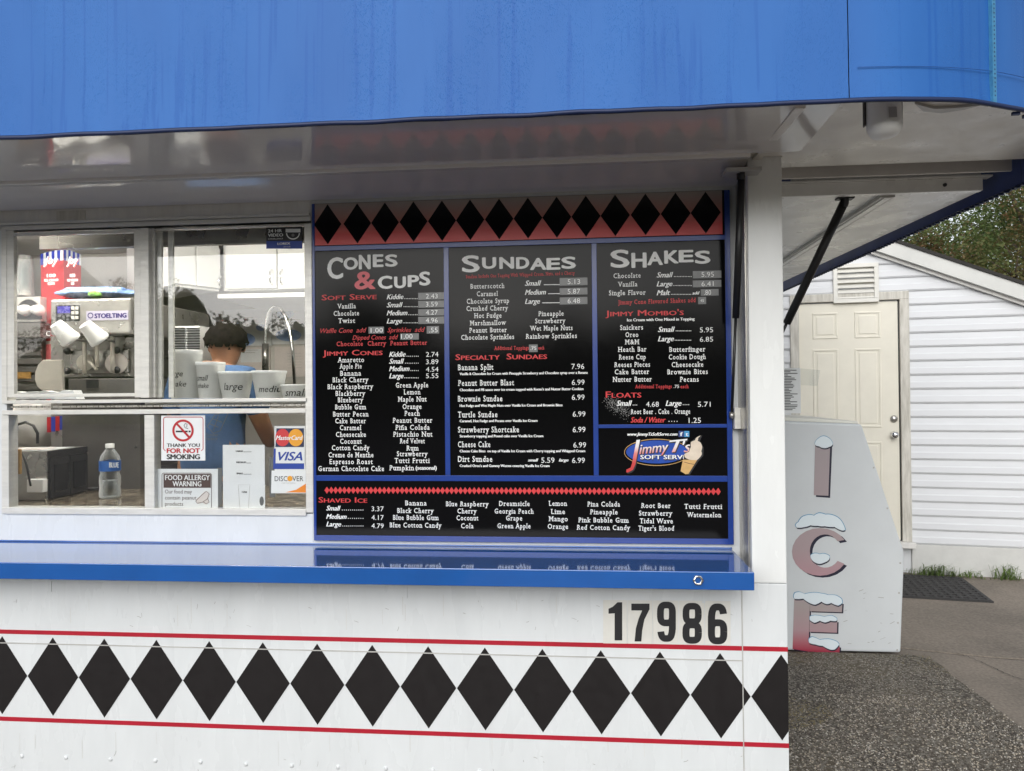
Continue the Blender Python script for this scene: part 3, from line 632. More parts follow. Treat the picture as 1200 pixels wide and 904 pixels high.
# courses of siding, each a plank with its lower lip proud
ex_ = (onS(1130, 388.6)[1]-onS(1130, 488.8)[1])/6.0
kk = 0; z0 = base_z; sidn = 0
while z0 < ridge-.15:
    z1 = z0+ex_; segs = [(cxs-half, cxs+half)]
    if z0 < dtop-.02: segs = [(cxs-half, dl), (dr, cxs+half)]
    for (a, b_) in segs:
        def clip(z): hw = (ridge-.10-z)/slope; return max(a, cxs-hw), min(b_, cxs+hw)
        lo, hi = clip(z0), clip(min(z1, ridge-.12))
        if lo[1]-lo[0] < .05 or hi[1] <= hi[0]: continue
        m_ = MB(); zm = z0+.5*ex_; mid = clip(zm)
        prof = [(z0-.004, .014, lo), (z0+.010, .021, lo), (zm-.006, .017, mid), (zm+.004, .0125, mid), (z1-.002, .004, hi)]
        vs_ = []
        for z, d_, (xa, xb_) in prof: vs_ += [(xa, -d_, z), (xb_, -d_, z)]
        vs_ += [(hi[0], 0, z1-.002), (hi[1], 0, z1-.002), (lo[0], 0, z0-.004), (lo[1], 0, z0-.004)]
        m_.add(vs_, [[2*i, 2*i+1, 2*i+3, 2*i+2] for i in range(len(prof))] + [[12, 13, 1, 0]])
        sp(m_, 'siding_board', 'siding')
    z0 = z1
sp(MB().prism([(cxs-half, 0), (cxs+half, 0), (cxs+half, eave), (cxs, ridge-.02), (cxs-half, eave)], .003, .12), 'front_wall', 'siding')
sp(MB().box((cxs-half, .12, 0), (cxs-half+.1, 5, eave)), 'side_wall', 'siding'); sp(MB().box((cxs+half-.1, .12, 0), (cxs+half, 5, eave)), 'side_wall', 'siding'); sp(MB().box((cxs-half, 4.9, 0), (cxs+half, 5, eave)), 'rear_wall', 'siding')
sp(MB().box((dr, -.018, -.02), (cxs+half, .002, base_z-.006)), 'foundation', 'foundation', bevel=.004); sp(MB().box((cxs-half, -.018, -.02), (dl, .002, base_z-.006)), 'foundation', 'foundation', bevel=.004)
# roof and rake boards
rt = .125
for sgn in (-1, 1):
    X = lambda s: cxs+sgn*s
    def pr(pts): pts = [(X(s), z) for s, z in pts]; return pts if sgn > 0 else pts[::-1]
    H = half+.25
    sp(MB().prism(pr([(0, ridge-rt), (H, roof_z(cxs+H)-rt), (H, roof_z(cxs+H)), (0, ridge)]), -.10, -.055), 'rake_board', 'rake_grey')
    sp(MB().prism(pr([(0, ridge-rt-.03), (H, roof_z(cxs+H)-rt-.03), (H, roof_z(cxs+H)-rt), (0, ridge-rt)]), -.054, -.022), 'rake_moulding', 'trim_white')
    sp(MB().prism(pr([(0, ridge+.001), (H+.03, roof_z(cxs+H+.03)+.001), (H+.03, roof_z(cxs+H+.03)+.03), (0, ridge+.03)]), -.115, 5.1), 'roof_slope', 'roof_dark')
    sp(MB().prism(pr([(0, ridge-.12), (half, eave-.12), (half, eave), (0, ridge)]), -.054, .0), 'rake_soffit', 'rake_grey')
# gable vent
v0, v1 = onS(976.5, 356, .03), onS(1029, 308, .03)
vt = sp(MB().box((v0[0], -.012, v0[1]), (v1[0], .0, v1[1])), 'gable_vent', 'door_cream')
fw = .035
for a, b_ in (((v0[0], v0[1]), (v1[0], v0[1]+fw)), ((v0[0], v1[1]-fw), (v1[0], v1[1])), ((v0[0], v0[1]+fw), (v0[0]+fw, v1[1]-fw)), ((v1[0]-fw, v0[1]+fw), (v1[0], v1[1]-fw))):
    sp(MB().box((a[0], -.05, a[1]), (b_[0], -.0125, b_[1])), 'vent_frame', 'sticker_cream', vt, .003)
n_l = 6; hh = (v1[1]-v0[1]-2*fw)/n_l
for i in range(n_l):
    z = v0[1]+fw+i*hh
    sp(MB().add([(v0[0]+fw, -.046, z+.004), (v1[0]-fw, -.046, z+.004), (v1[0]-fw, -.046, z+.012), (v0[0]+fw, -.046, z+.012), (v0[0]+fw, -.014, z+hh*.95), (v1[0]-fw, -.014, z+hh*.95), (v1[0]-fw, -.014, z+hh*.8), (v0[0]+fw, -.014, z+hh*.8)], [[0, 1, 2, 3], [3, 2, 5, 4], [0, 4, 7], [0, 7, 6, 1], [4, 5, 6, 7]]), 'louvre', 'sticker_cream', vt)
# door and frame
fwd = onS(1066, 500)[0]-onS(1055, 500)[0]
for a, b_ in (((dl, dbot), (dl+fwd, dtop)), ((dr-fwd, dbot), (dr, dtop)), ((dl, dtop), (dr, dtop+.07))):
    sp(MB().box((a[0], -.040, a[1]), (b_[0], .0, b_[1])), 'door_frame', 'old_wood', None, .004)
sp(MB().box((dl-.02, -.09, dbot-.05), (dr+.02, .0, dbot-.001)), 'door_step', 'trim_white', None, .004)
xa, xb_ = dl+fwd+.003, dr-fwd-.012
sp(MB().box((xb_, -.0025, dbot), (dr-fwd, .002, dtop)), 'door_gap', 'dark_metal')
door = sp(MB().box((xa, -.012, dbot+.01), (xb_, .002, dtop-.012)), 'door', 'door_cream')
W_ = xb_-xa; Hd = dtop-dbot
for cx0, cx1 in ((.14, .40), (.57, .83)):
    for h0, h1 in ((.845, .955), (.47, .80), (.08, .41)):
        a, b_, c0, c1 = xa+W_*cx0, xa+W_*cx1, dbot+Hd*h0, dbot+Hd*h1
        for (x0, z0, x1, z1) in ((a, c0, b_, c0+.016), (a, c1-.016, b_, c1), (a, c0+.016, a+.016, c1-.016), (b_-.016, c0+.016, b_, c1-.016)):
            sp(MB().box((x0, -.0185, z0), (x1, -.0121, z1)), 'panel_moulding', 'door_cream', door, .003)
        sp(MB().box((a+.035, -.0175, c0+.035), (b_-.035, -.0121, c1-.035)), 'door_panel', 'door_cream', door, .006)
kx, kz = onS(1047, 509.5)
sp(MB().lathe([(.03, 0), (.03, .008), (.012, .012), (.012, .03), (.022, .036), (.03, .05), (.026, .066), (.0001, .07)], (kx, -.012, kz), 20, axis=(0, -1, 0)), 'door_knob', 'chrome', door)
kx, kz = onS(1047, 491)
sp(MB().lathe([(.03, 0), (.03, .01), (.02, .022), (.0001, .022)], (kx, -.012, kz), 20, axis=(0, -1, 0)), 'deadbolt', 'steel', door)
sp(MB().box((cxs+half, -.03, 0), (cxs+half+.09, .1, eave)), 'corner_board', 'trim_white')

# ================================================================== ICE FREEZER
FY = 2.14
prof = [onY(u, v, FY) for u, v in ((1010, 497.3), (1031, 560), (1055.5, 634), (1059.5, 646), (1060, 658), (1056, 769.5))]
prof = [(q.x, q.z) for q in prof]; prof[-1] = (prof[-1][0], .022); tz = onY(925, 491, FY).z
fp = prof[::-1] + [(.92, tz+.004), (.92, .022)]
fp = [(.92, .022)] + prof[::-1] + [(.92, tz)]
fz = thing('ice_freezer', 'pale grey slant-fronted ice freezer with pink snow-capped ICE letters on its side', 'freezer', (1.4, 2.6, .022))
MB().prism(fp, FY, 3.3).build('cabinet', 'freezer_white', fz, bevel=.014, seg=3)
MB().prism([(.92, tz+.0005), (prof[0][0]-.01, prof[0][1]+.0006), (prof[0][0]-.01, prof[0][1]+.016), (.92, tz+.03)], FY+.03, 3.28).build('lid', 'freezer_top', fz, bevel=.004)
def ice(pts, k, m, nm): return poly(pts, FY-.0008*k, .0007).build(nm, m, fz)
zgrad('ice_pink', 0, 1.4, [(0, (.34, .03, .06)), (.035, (.40, .12, .15)), (.09, (.42, .28, .30)), (.2, (.38, .33, .32)), (.33, (.45, .27, .30)), (.44, (.40, .31, .32)), (1, (.36, .32, .33))], .45)
def Z1(pts, ou, ov, s): return [(ou+x/s, ov+y/s) for x, y in pts]
z6 = lambda p: Z1(p, 920, 490, 6.027); z5 = lambda p: Z1(p, 920, 620, 5.65)
ICE_I = [(212, 195), (325, 195), (310, 552), (203, 545)]
ice([(x+9, y+13) for x, y in z6([])] or z6([(222, 205), (333, 198), (318, 565), (218, 558)]), 1, 'ink_navy', 'letter_shadow')
ice(z6([(212, 195), (318, 200), (306, 550), (203, 545)]), 2, 'ice_pink', 'letter')
def snow(pts, cx):                            # pts in photo pixels; lumpy cap with a blue outline and navy underside
    ice([(u+.5, v+1.6) for u, v in pts], 3, 'ink_navy', 'snow_shadow')
    big = [(cx[0]+(u-cx[0])*1.03, cx[1]+(v-cx[1])*1.05-.4) for u, v in pts]; ice(big, 4, 'ink_blue', 'snow_outline'); ice(pts, 5, 'snow_white', 'snow_cap')
def lump(pts, n=5, amp=.9):
    out = []; k = len(pts)
    for i in range(k):
        a, b_ = Vector(pts[i]), Vector(pts[(i+1) % k]); d = b_-a; nn_ = Vector((d.y, -d.x)).normalized() if d.length > 0 else Vector((0, 0))
        for j in range(n): t = j/n; q = a+d*t + nn_*amp*math.sin(math.pi*t); out.append((q.x, q.y))
    return out
snow(lump(z6([(212, 175), (235, 145), (270, 128), (305, 140), (330, 165), (335, 190), (310, 205), (275, 213), (240, 200), (215, 192)]), 4, .5), (965, 518))
# C
def arc(cu, cv, ru, rv, a0, a1, n=20): return [(cu+ru*math.cos(R(a0+(a1-a0)*i/n)), cv+rv*math.sin(R(a0+(a1-a0)*i/n))) for i in range(n+1)]
Co = arc(961, 646, 33, 28.5, -38, -322); Ci = arc(965, 645, 17.5, 22, -318, -42)
Cp = Co + Ci
def Cstrip(du, dv, k, m, nm):
    mb = MB(); n = 20; Yc = FY-.0008*k
    a = [onY(u+du, v+dv, Yc) for u, v in arc(961, 647, 33, 28, -30, -330, n)]; b_ = [onY(u+du, v+dv, Yc) for u, v in arc(967, 646, 18, 19.5, -36, -324, n)]
    mb.add(a+b_, [[i, i+1, i+n+2, i+n+1] for i in range(n)]); return mb.build(nm, m, fz)
Cstrip(3, 2.2, 1, 'ink_navy', 'letter_shadow'); Cstrip(0, 0, 2, 'ice_pink', 'letter')
snow(lump(z6([(75, 755), (95, 735), (120, 700), (165, 685), (205, 690), (240, 672), (285, 682), (330, 685), (375, 705), (405, 740), (425, 790), (400, 795), (350, 770), (280, 765), (230, 762), (180, 758), (130, 772), (85, 775)]), 4, .4), (962, 612))
snow(lump(z5([(170, 175), (195, 162), (230, 168), (262, 165), (295, 180), (290, 205), (262, 222), (225, 232), (190, 218), (172, 195)]), 4, .4), (961, 655))
# E
def Ept(du, dv): return [(u+du, v+dv) for u, v in z5([(62, 470), (380, 490), (378, 555), (165, 545), (165, 615), (348, 612), (346, 690), (160, 683), (155, 745), (365, 780), (362, 830), (52, 795)])]
for du, dv, k, m_, nm in ((1.6, 1.4, 1, 'ink_navy', 'letter_shadow'), (0, 0, 2, 'ice_pink', 'letter')):
    mb = MB()
    for R_ in ([(60, 468), (165, 472), (155, 812), (50, 795)], [(165, 475), (380, 490), (376, 552), (165, 545)], [(163, 612), (346, 610), (344, 688), (161, 682)], [(157, 752), (362, 778), (360, 826), (155, 812)]):
        poly([(u+du, v+dv) for u, v in z5(R_)], FY-.0008*k, .0007, mb)
    mb.build(nm, m_, fz)
snow(lump(z5([(58, 450), (65, 425), (95, 418), (130, 432), (190, 422), (240, 428), (285, 438), (335, 440), (372, 462), (378, 490), (350, 508), (305, 490), (275, 498), (240, 482), (200, 502), (165, 492), (120, 462), (65, 464)]), 4, .35), (958, 700))
snow(lump(z5([(165, 580), (200, 572), (260, 582), (310, 575), (342, 592), (340, 610), (300, 608), (265, 620), (230, 608), (195, 622), (165, 605)]), 4, .3), (965, 725))
snow(lump(z5([(158, 730), (180, 715), (230, 735), (290, 730), (340, 745), (358, 765), (330, 798), (300, 800), (250, 775), (200, 765), (160, 755)]), 4, .35), (965, 755))
# wear on the freezer: scuffs, rust at the foot, edge fixings
mat('rust', (.22, .10, .04, 1), .8, var=.3, vscale=60); rr = random.Random(9)
for k in range(16):
    u = rr.uniform(985, 1048); v = rr.uniform(690, 760); l = rr.uniform(2, 7); a = rr.choice((-.35, -.5, .1)); stroke([(u, v), (u+l*math.cos(a), v+l*math.sin(a))], rr.uniform(.25, .6), FY-.0006).build('scuff', 'dust', fz)
for k in range(7): u = 990+k*10; stroke([(u, 767.2+(u-990)*.03), (u+rr.uniform(2, 7), 767.3+(u-990)*.03)], rr.uniform(.5, 1.1), FY-.0006).build('rust_mark', 'rust', fz)
for u, v in ((1055, 660), (1053.5, 695), (1052.5, 730), (1051.5, 762), (1040, 596), (1024, 548)): MB().lathe([(.006, 0), (.005, .002), (.0001, .003)], onY(u, v, FY), 8, axis=(0, -1, 0)).build('rivet', 'trim_grey', fz)
# notice standing on the freezer
nq = onY(917, 489.5, FY+.06); nq.z = tz+.031
nt_ = thing('notice_sheet', 'printed white notice with a curled clear tab standing on the ice freezer', 'notice', (nq.x+.03, FY+.06, nq.z))
YN = FY+.06; a, b_ = onY(898, 480, YN), onY(938, 431.5, YN)
MB().box((a.x, YN, nq.z), (b_.x, YN+.002, b_.z)).build('sheet', 'paper', nt_)
for i in range(26):
    v = 434+i*1.85; e = random.Random(i).uniform(8, 18)
    if i in (3, 12, 19): e *= .6
    a0 = 917; stroke([(a0-12, v), (a0+e, v+.1)], .85, YN-.001).build('printed_line', 'text_black', nt_)
mb = MB(); tw = [onY(u, v, YN) for u, v in ((938.5, 432), (961, 434), (958, 452.5), (938.5, 451.5))]
mb.add([tw[0], tw[0].lerp(tw[1], .5)+Vector((0, -.015, 0)), tw[1], tw[2], tw[3].lerp(tw[2], .5)+Vector((0, -.015, 0)), tw[3]], [[0, 5, 4, 1], [1, 4, 3, 2]]).build('clear_tab', 'clear_plastic', nt_)
# rubber mat by the shed door: ring links
mr = onZ(1160, 706, .004); mc = onZ(1110, 680.5, .004)
mt = thing('rubber_mat', 'black perforated rubber mat lying before the shed door', 'mat', (mr.x-.5, mr.y+.3, .005), SR)
W2, D2 = 1.0, .70
mat_o = Vector((mr.x-.5, mr.y+.3, .005))
def loc2(w_): q = w_-mat_o; return (q.dot(sa_), q.dot(sn))
cx_, cy_ = loc2(mr)
nx, ny = 17, 10; mb = MB(); hs2 = .012
for i in range(nx+1): x = cx_-W2+i*W2/nx; mb.box((x-.011, cy_, .0), (x+.011, cy_+D2, .014))
for j in range(ny+1): y = cy_+j*D2/ny; mb.box((cx_-W2, y-.013, .0005), (cx_, y+.013, .0146))
mb.build('mat_web', 'rubber', mt, local=True)
for a, b_ in (((cx_-W2-.02, cy_-.02), (cx_+.02, cy_)), ((cx_-W2-.02, cy_+D2), (cx_+.02, cy_+D2+.02)), ((cx_-W2-.02, cy_), (cx_-W2, cy_+D2)), ((cx_, cy_), (cx_+.02, cy_+D2))):
    MB().box((a[0], a[1], 0), (b_[0], b_[1], .011)).build('mat_border', 'rubber', mt, local=True)
# grass at the shed's foot
def tuft(u, v, n, h, spread, nm, lab):
    q = onZ(u, v, .004); mb = MB(); rr = random.Random(int(u*7))
    for i in range(n):
        x = q.x+rr.gauss(0, spread); y = q.y+rr.gauss(0, .03); a = rr.uniform(0, 6.28); hh_ = h*rr.uniform(.4, 1.1); ln = rr.uniform(.3, 1.1)*hh_; w_ = .004
        t = Vector((math.cos(a), math.sin(a), 0)); s_ = Vector((-t.y, t.x, 0))*w_; b0 = Vector((x, y, 0))
        m1 = b0+t*ln*.35+Vector((0, 0, hh_*.7)); e1 = b0+t*ln+Vector((0, 0, hh_*(.9 if ln < hh_*.8 else .5)))
        mb.add([b0-s_, b0+s_, m1+s_*.8, m1-s_*.8, e1], [[0, 1, 2, 3], [3, 2, 4]])
    o = mb.build(nm, 'grass'); return tag(o, lab, 'grass', kind=None)
gs = [(1072, 667, 70, .08, .07), (1090, 668, 90, .13, .07), (1107, 669, 45, .07, .06), (1132, 673, 26, .09, .035), (1171, 676, 55, .15, .04), (1184, 677, 26, .09, .03), (1150, 675, 8, .04, .06)]
mb = MB()
for i, g_ in enumerate(gs):
    rr = random.Random(i); q = onZ(g_[0], g_[1], .004)
    # keep the blades in front of the foundation
    al = (q-SO).dot(sa_); q = SO + sa_*al - sn*(.05)
    for k in range(g_[2]):
        x = q + sa_*rr.gauss(0, g_[4]) - sn*abs(rr.gauss(0, .035)); a = rr.uniform(0, 6.28); hh_ = g_[3]*rr.uniform(.4, 1.15); ln = rr.uniform(.3, 1.1)*hh_
        t = Vector((math.cos(a), math.sin(a), 0)); t = t - sn*max(0, t.dot(sn)); s_ = Vector((-t.y, t.x, 0)).normalized()*.0045
        b0 = Vector((x.x, x.y, .0)); m1 = b0+t*ln*.35+Vector((0, 0, hh_*.7)); e1 = b0+t*ln+Vector((0, 0, hh_*(.9 if ln < hh_*.8 else .5)))
        mb.add([b0-s_, b0+s_, m1+s_*.8, m1-s_*.8, e1], [[0, 1, 2, 3], [3, 2, 4]])
tag(mb.build('grass', 'grass', shift=False), 'tufts of green grass along the foot of the shed', 'grass', kind='stuff')

# ================================================================== MENU BOARD
BY = .150                                    # face of the printed panels
board = thing('menu_board', 'glossy black ice cream menu board with blue frame and diamond top band', 'menu board', (-.23, BY, 1.06))
bl, br, bt, bb = -.984, .524, 2.305, 1.063
MB().box((bl, BY+.004, bb), (br, WY+.0015, bt)).build('backing', 'board_black', board)
def X_(u, v=430): return onY(u, v, BY).x
def Zat(u, v): return onY(u, v, BY).z
zD = (Zat(369, 287)+Zat(847, 275.5))/2; zH = (Zat(450, 560.5)+Zat(750, 561))/2; zB = bb+.020; zLg = Zat(775, 499.5)
x1a, x1b, x2a, x2b, x3a = X_(521), X_(527), X_(694.5), X_(700.5), X_(851)
xl = bl+.010
def panel(x0, z0, x1, z1, m='board_black', name='menu_panel'): return MB().box((x0, BY, z0), (x1, BY+.0035, z1)).build(name, m, board)
hb = .0105
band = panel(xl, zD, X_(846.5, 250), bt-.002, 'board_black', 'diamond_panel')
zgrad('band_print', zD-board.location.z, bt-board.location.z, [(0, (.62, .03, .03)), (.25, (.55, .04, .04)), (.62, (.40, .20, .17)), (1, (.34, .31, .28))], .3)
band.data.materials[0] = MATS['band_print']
pc = panel(xl, zH+hb, x1a, zD-.022); ps = panel(x1b, zH+hb, x2a, zD-.022); pk = panel(x2b, zLg+.0065, x3a, zD-.022); pl = panel(x2b, zH+hb, x3a, zLg-.0065); pi = panel(xl, zB+.001, x3a, zH-hb)
def strip(x0, z0, x1, z1): return MB().box((x0, BY-.003, z0), (x1, BY+.0034, z1)).build('frame_strip', 'frame_blue', board, bevel=.0008)
strip(xl, zD-.0205, x3a, zD-.0035); strip(x1a+.0002, zH+hb+.0002, x1b-.0002, zD-.0208); strip(x2a+.0002, zH+hb+.0002, x2b-.0002, zD-.0208)
strip(xl, zH-hb+.0003, x3a, zH+hb-.0003); strip(x2b+.0002, zLg-.0063, x3a-.0002, zLg+.0063); strip(bl, bb, x3a, zB); strip(x3a+.0002, bb, br, bt-.002); strip(bl, zB+.0002, xl-.0002, bt-.002)
# black diamonds across the top
du = [384, 418.7, 451.2, 484.6, 518, 551, 585, 618.7, 652.5, 686.7, 721, 756.5, 791.8, 827]
xsd = [onY(u, 255, BY).x for u in du]
for i, x in enumerate(xsd):
    h = (xsd[-1]-xsd[0])/13/2-.0008; zm = (zD+bt-.002)/2
    MB().prism([(x, zD+.003), (x+h, zm), (x, bt-.005), (x-h, zm)], BY-.0008, BY-.0002).build('diamond', 'board_black', band)
# ---- the lettering
TY = BY-.0007
def scal(ou, ov, s):
    def T(par, t, x0, x1, yc, h, m='text_white', style='', **k): return write(t, ou+x0/s, ou+x1/s, ov+yc/s, h/s if h > 12 else h, TY, m, par, style, **k)
    return T
def letters(par, T, items, m):                # headline letters, each drawn at its own size
    for ch, x0, x1, y0, y1 in items: T(par, ch, x0+6, x1-6, (y0+y1)/2, y1-y0-8, m, 'H', caps=True, name='headline_letter')
def stick(ou, ov, s, par, x0, y0, x1, y1):
    a, b_ = onY(ou+x0/s, ov+y1/s, TY), onY(ou+x1/s, ov+y0/s, TY); MB().box((a.x, TY-.0004, a.z), (b_.x, TY, b_.z)).build('price_sticker', 'sticker_grey', par)
def dots(ou, ov, s, par, x0, x1, y, m='text_white', step=11):
    mb = MB(); n = max(2, int((x1-x0)/step))
    for i in range(n):
        c_ = onY(ou+(x0+(x1-x0)*(i+.5)/n)/s, ov+y/s, TY); r = .0014; mb.add([c_+Vector((-r, 0, -r)), c_+Vector((r, 0, -r)), c_+Vector((r, 0, r)), c_+Vector((-r, 0, r))], [[0, 1, 2, 3]])
    mb.build('leader_dots', m, par)
TY0 = TY
def price(T, ou, ov, s, par, t, x0, x1, y, h=33, st=None):
    global TY
    if st: stick(ou, ov, s, par, *st)
    TY = TY0-.0008; write(t, ou+x0/s, ou+x1/s, ov+y/s, h/s, TY, 'text_white', par, 'L'); TY = TY0
# Cones & Cups
a = (365, 280, 6.455); T = scal(*a)
letters(pc, T, [('C', 120, 240, 140, 305), ('O', 243, 352, 140, 235), ('N', 358, 448, 120, 232), ('E', 464, 545, 118, 215), ('S', 557, 652, 118, 212)], 'text_white')
letters(pc, T, [('&', 325, 485, 247, 384)], 'text_pink')
letters(pc, T, [('C', 502, 612, 280, 380), ('U', 625, 715, 285, 375), ('P', 728, 815, 275, 365), ('S', 815, 900, 248, 355)], 'text_white')
T(pc, 'Soft Serve', 78, 492, 440, 42, 'text_red', 'bc')
for t, x0, x1, y in (('Vanilla', 195, 335, 509), ('Chocolate', 168, 360, 563), ('Twist', 203, 330, 619)): T(pc, t, x0, x1, y, 36, style='s')
for t, x1, y in (('Kiddie', 695, 438), ('Small', 690, 499), ('Medium', 725, 560), ('Large', 685, 621)): T(pc, t, 570, x1, y, 38, style='ib'); dots(*a, pc, x1+4, 805, y+15)
for t, y0, y1 in (('2.43', 405, 462), ('3.59', 467, 522), ('4.27', 530, 583), ('4.96', 588, 645)): price(T, *a, pc, t, 865, 955, (y0+y1)/2, 36, (808, y0, 1005, y1))
T(pc, 'Waffle Cone  add', 68, 415, 693, 36, 'text_red', 'i'); price(T, *a, pc, '1.00', 448, 540, 692, 36, (432, 665, 548, 718))
T(pc, 'Sprinkles  add', 575, 858, 688, 36, 'text_red', 'i'); price(T, *a, pc, '.55', 890, 955, 690, 36, (872, 660, 965, 718))
T(pc, 'Dipped Cones  add', 310, 655, 745, 35, 'text_red', 'i'); price(T, *a, pc, '1.00', 678, 765, 738, 36, (672, 715, 812, 765))
T(pc, 'Chocolate  Cherry  Peanut Butter', 190, 875, 790, 34, 'text_red', 's')
a = (365, 400, 5.648); T = scal(*a)
T(pc, 'Jimmy Cones', 76, 470, 76, 36, 'text_red', 'bc')
for t, x1, y, p_, py in (('Kiddie', 622, 86, '2.74', 87), ('Small', 612, 132, '3.89', 136), ('Medium', 648, 181, '4.54', 186), ('Large', 608, 229, '5.55', 229)):
    T(pc, t, 515, x1, y, 34, style='ib'); dots(*a, pc, x1+4, 712, y+14); price(T, *a, pc, p_, 758, 840, py, 32)
for t, x0, x1, y in (('Amaretto', 172, 348, 123), ('Apple Pie', 185, 332, 165), ('Banana', 190, 328, 212), ('Black Cherry', 140, 378, 255), ('Black Raspberry', 107, 410, 300), ('Blackberry', 160, 357, 345), ('Blueberry', 175, 343, 388), ('Bubble Gum', 157, 362, 435), ('Butter Pecan', 143, 378, 482), ('Cake Batter', 158, 360, 527), ('Caramel', 188, 330, 572), ('Cheesecake', 162, 360, 617), ('Coconut', 190, 332, 662), ('Cotton Candy', 135, 385, 705), ('Creme de Menthe', 113, 410, 752), ('Espresso Roast', 120, 405, 797), ('German Chocolate Cake', 45, 480, 843),
    ('Green Apple', 558, 772, 290), ('Lemon', 610, 722, 336), ('Maple Nut', 572, 762, 383), ('Orange', 603, 728, 432), ('Peach', 615, 718, 477), ('Peanut Butter', 537, 800, 523), ('Pi\u00f1a Colada', 555, 782, 570), ('Pistachio Nut', 540, 800, 615), ('Red Velvet', 585, 750, 660), ('Rum', 628, 710, 707), ('Strawberry', 565, 770, 745), ('Tutti Frutti', 550, 783, 790), ('Pumpkin', 515, 680, 838)): T(pc, t, x0, x1, y, 33, style='s')
T(pc, '(seasonal)', 690, 828, 838, 26, style='b')
# Sundaes
a = (525, 280, 6.457); T = scal(*a)
letters(ps, T, [('S', 105, 240, 125, 255), ('U', 258, 365, 140, 228), ('N', 388, 500, 138, 228), ('D', 515, 615, 138, 228), ('A', 620, 745, 145, 236), ('E', 745, 850, 145, 235), ('S', 858, 968, 135, 228)], 'text_white')
T(ps, 'Sundaes Include One Topping With Whipped Cream, Nuts, and a Cherry', 135, 960, 272, 26, 'text_red', 's', rot=.012)
for t, x0, x1, y in (('Butterscotch', 170, 428, 357), ('Caramel', 218, 378, 415), ('Chocolate Syrup', 142, 462, 470), ('Crushed Cherry', 140, 455, 525), ('Hot Fudge', 197, 405, 580), ('Marshmallow', 165, 440, 635), ('Peanut Butter', 160, 445, 690), ('Chocolate Sprinkles', 100, 500, 743), ('Pineapple', 683, 875, 565), ('Strawberry', 660, 890, 620), ('Wet Maple Nuts', 620, 943, 675), ('Rainbow Sprinkles', 588, 975, 735)): T(ps, t, x0, x1, y, 37, style='s')
for t, x1, y, l0, p_, y0, y1 in (('Small', 705, 335, 725, '5.13', 293, 355), ('Medium', 740, 403, 757, '5.87', 370, 425), ('Large', 695, 472, 712, '6.48', 440, 498)):
    T(ps, t, 583, x1, y, 40, style='ib'); stroke([(525+l0/6.457, 280+(y+13)/6.457), (525+845/6.457, 280+(y+12)/6.457)], .9, TY).build('leader_line', 'text_white', ps); price(T, *a, ps, p_, 905, 1000, (y0+y1)/2, 38, (845, y0, 1055, y1))
T(ps, 'Additional Toppings', 350, 612, 826, 28, 'text_red', 's'); price(T, *a, ps, '.75', 622, 668, 828, 26, (613, 800, 678, 858)); T(ps, 'each', 684, 728, 824, 26, 'text_red', 's')
a = (525, 400, 5.651); T = scal(*a)
T(ps, 'Specialty  Sundaes', 50, 655, 102, 38, 'text_red', 'bc')
for t, x1, y, d_, d1, dy, p_, px, py in (('Banana Split', 300, 172, 'Vanilla & Chocolate Ice Cream with Pineapple Strawberry and Chocolate syrup over a Banana', 925, 212, '7.96', 818, 167),
    ('Peanut Butter Blast', 437, 275, "Chocolate and PB sauce over ice cream topped with Reese's and Nutter Butter Cookies", 897, 319, '6.99', 820, 272), ('Brownie Sundae', 360, 380, 'Hot Fudge and Wet Maple Nuts over Vanilla Ice Cream and Brownie Bites', 757, 425, '6.99', 820, 371),
    ('Turtle Sundae', 327, 485, 'Caramel, Hot Fudge and Pecans over Vanilla Ice Cream', 592, 527, '6.99', 826, 482), ('Strawberry Shortcake', 470, 585, 'Strawberry topping and Pound cake over Vanilla Ice Cream', 630, 628, '6.99', 826, 585),
    ('Cheese Cake', 280, 683, 'Cheese Cake Bites  on top of Vanilla Ice Cream with Cherry topping and Whipped Cream', 908, 727, '6.99', 830, 687), ('Dirt Sundae', 293, 780, "Crushed Oreo's and Gummy Worms covering Vanilla Ice Cream", 672, 825, '6.99', 822, 789)):
    T(ps, t, 66, x1, y, 38, style='s'); T(ps, d_, 78, d1, dy, 17, style='b'); price(T, *a, ps, p_, px, px+84, py, 36)
T(ps, 'small', 530, 597, 787, 20, style='ib'); price(T, *a, ps, '5.59', 618, 705, 788, 36); T(ps, 'large', 735, 797, 787, 20, style='ib')
# Shakes
a = (695, 280, 6.457); T = scal(*a)
letters(pk, T, [('S', 132, 275, 83, 220), ('H', 290, 405, 105, 220), ('A', 410, 528, 98, 200), ('K', 538, 648, 88, 188), ('E', 648, 760, 85, 178), ('S', 770, 888, 90, 190)], 'text_white')
for t, x0, x1, y in (('Chocolate', 155, 360, 278), ('Vanilla', 187, 335, 343), ('Single Flavor', 120, 398, 407), ('Snickers', 205, 378, 670), ('Oreo', 245, 342, 725), ('M&M', 240, 350, 780)): T(pk, t, x0, x1, y, 37, style='s')
for t, x1, y, d1 in (('Small', 605, 272, 750), ('Large', 600, 340, 750), ('Malt', 583, 407, 745)): T(pk, t, 482, x1, y, 40, style='ib'); dots(*a, pk, x1+4, d1, y+14)
T(pk, 'add', 752, 805, 410, 24, style='ib')
price(T, *a, pk, '5.95', 820, 915, 269, 38, (755, 240, 970, 300)); price(T, *a, pk, '6.41', 820, 912, 340, 38, (755, 312, 970, 368)); price(T, *a, pk, '.80', 840, 893, 406, 38, (815, 380, 950, 432))
T(pk, 'Jimmy Cone Flavored Shakes add', 190, 778, 472, 33, 'text_red', 's', rot=.012); price(T, *a, pk, '45', 812, 838, 468, 20, (795, 440, 855, 495))
T(pk, "Jimmy Mombo's", 95, 685, 560, 44, 'text_red', 'bc'); T(pk, 'Ice Cream with One Mixed in Topping', 258, 768, 610, 22, style='b')
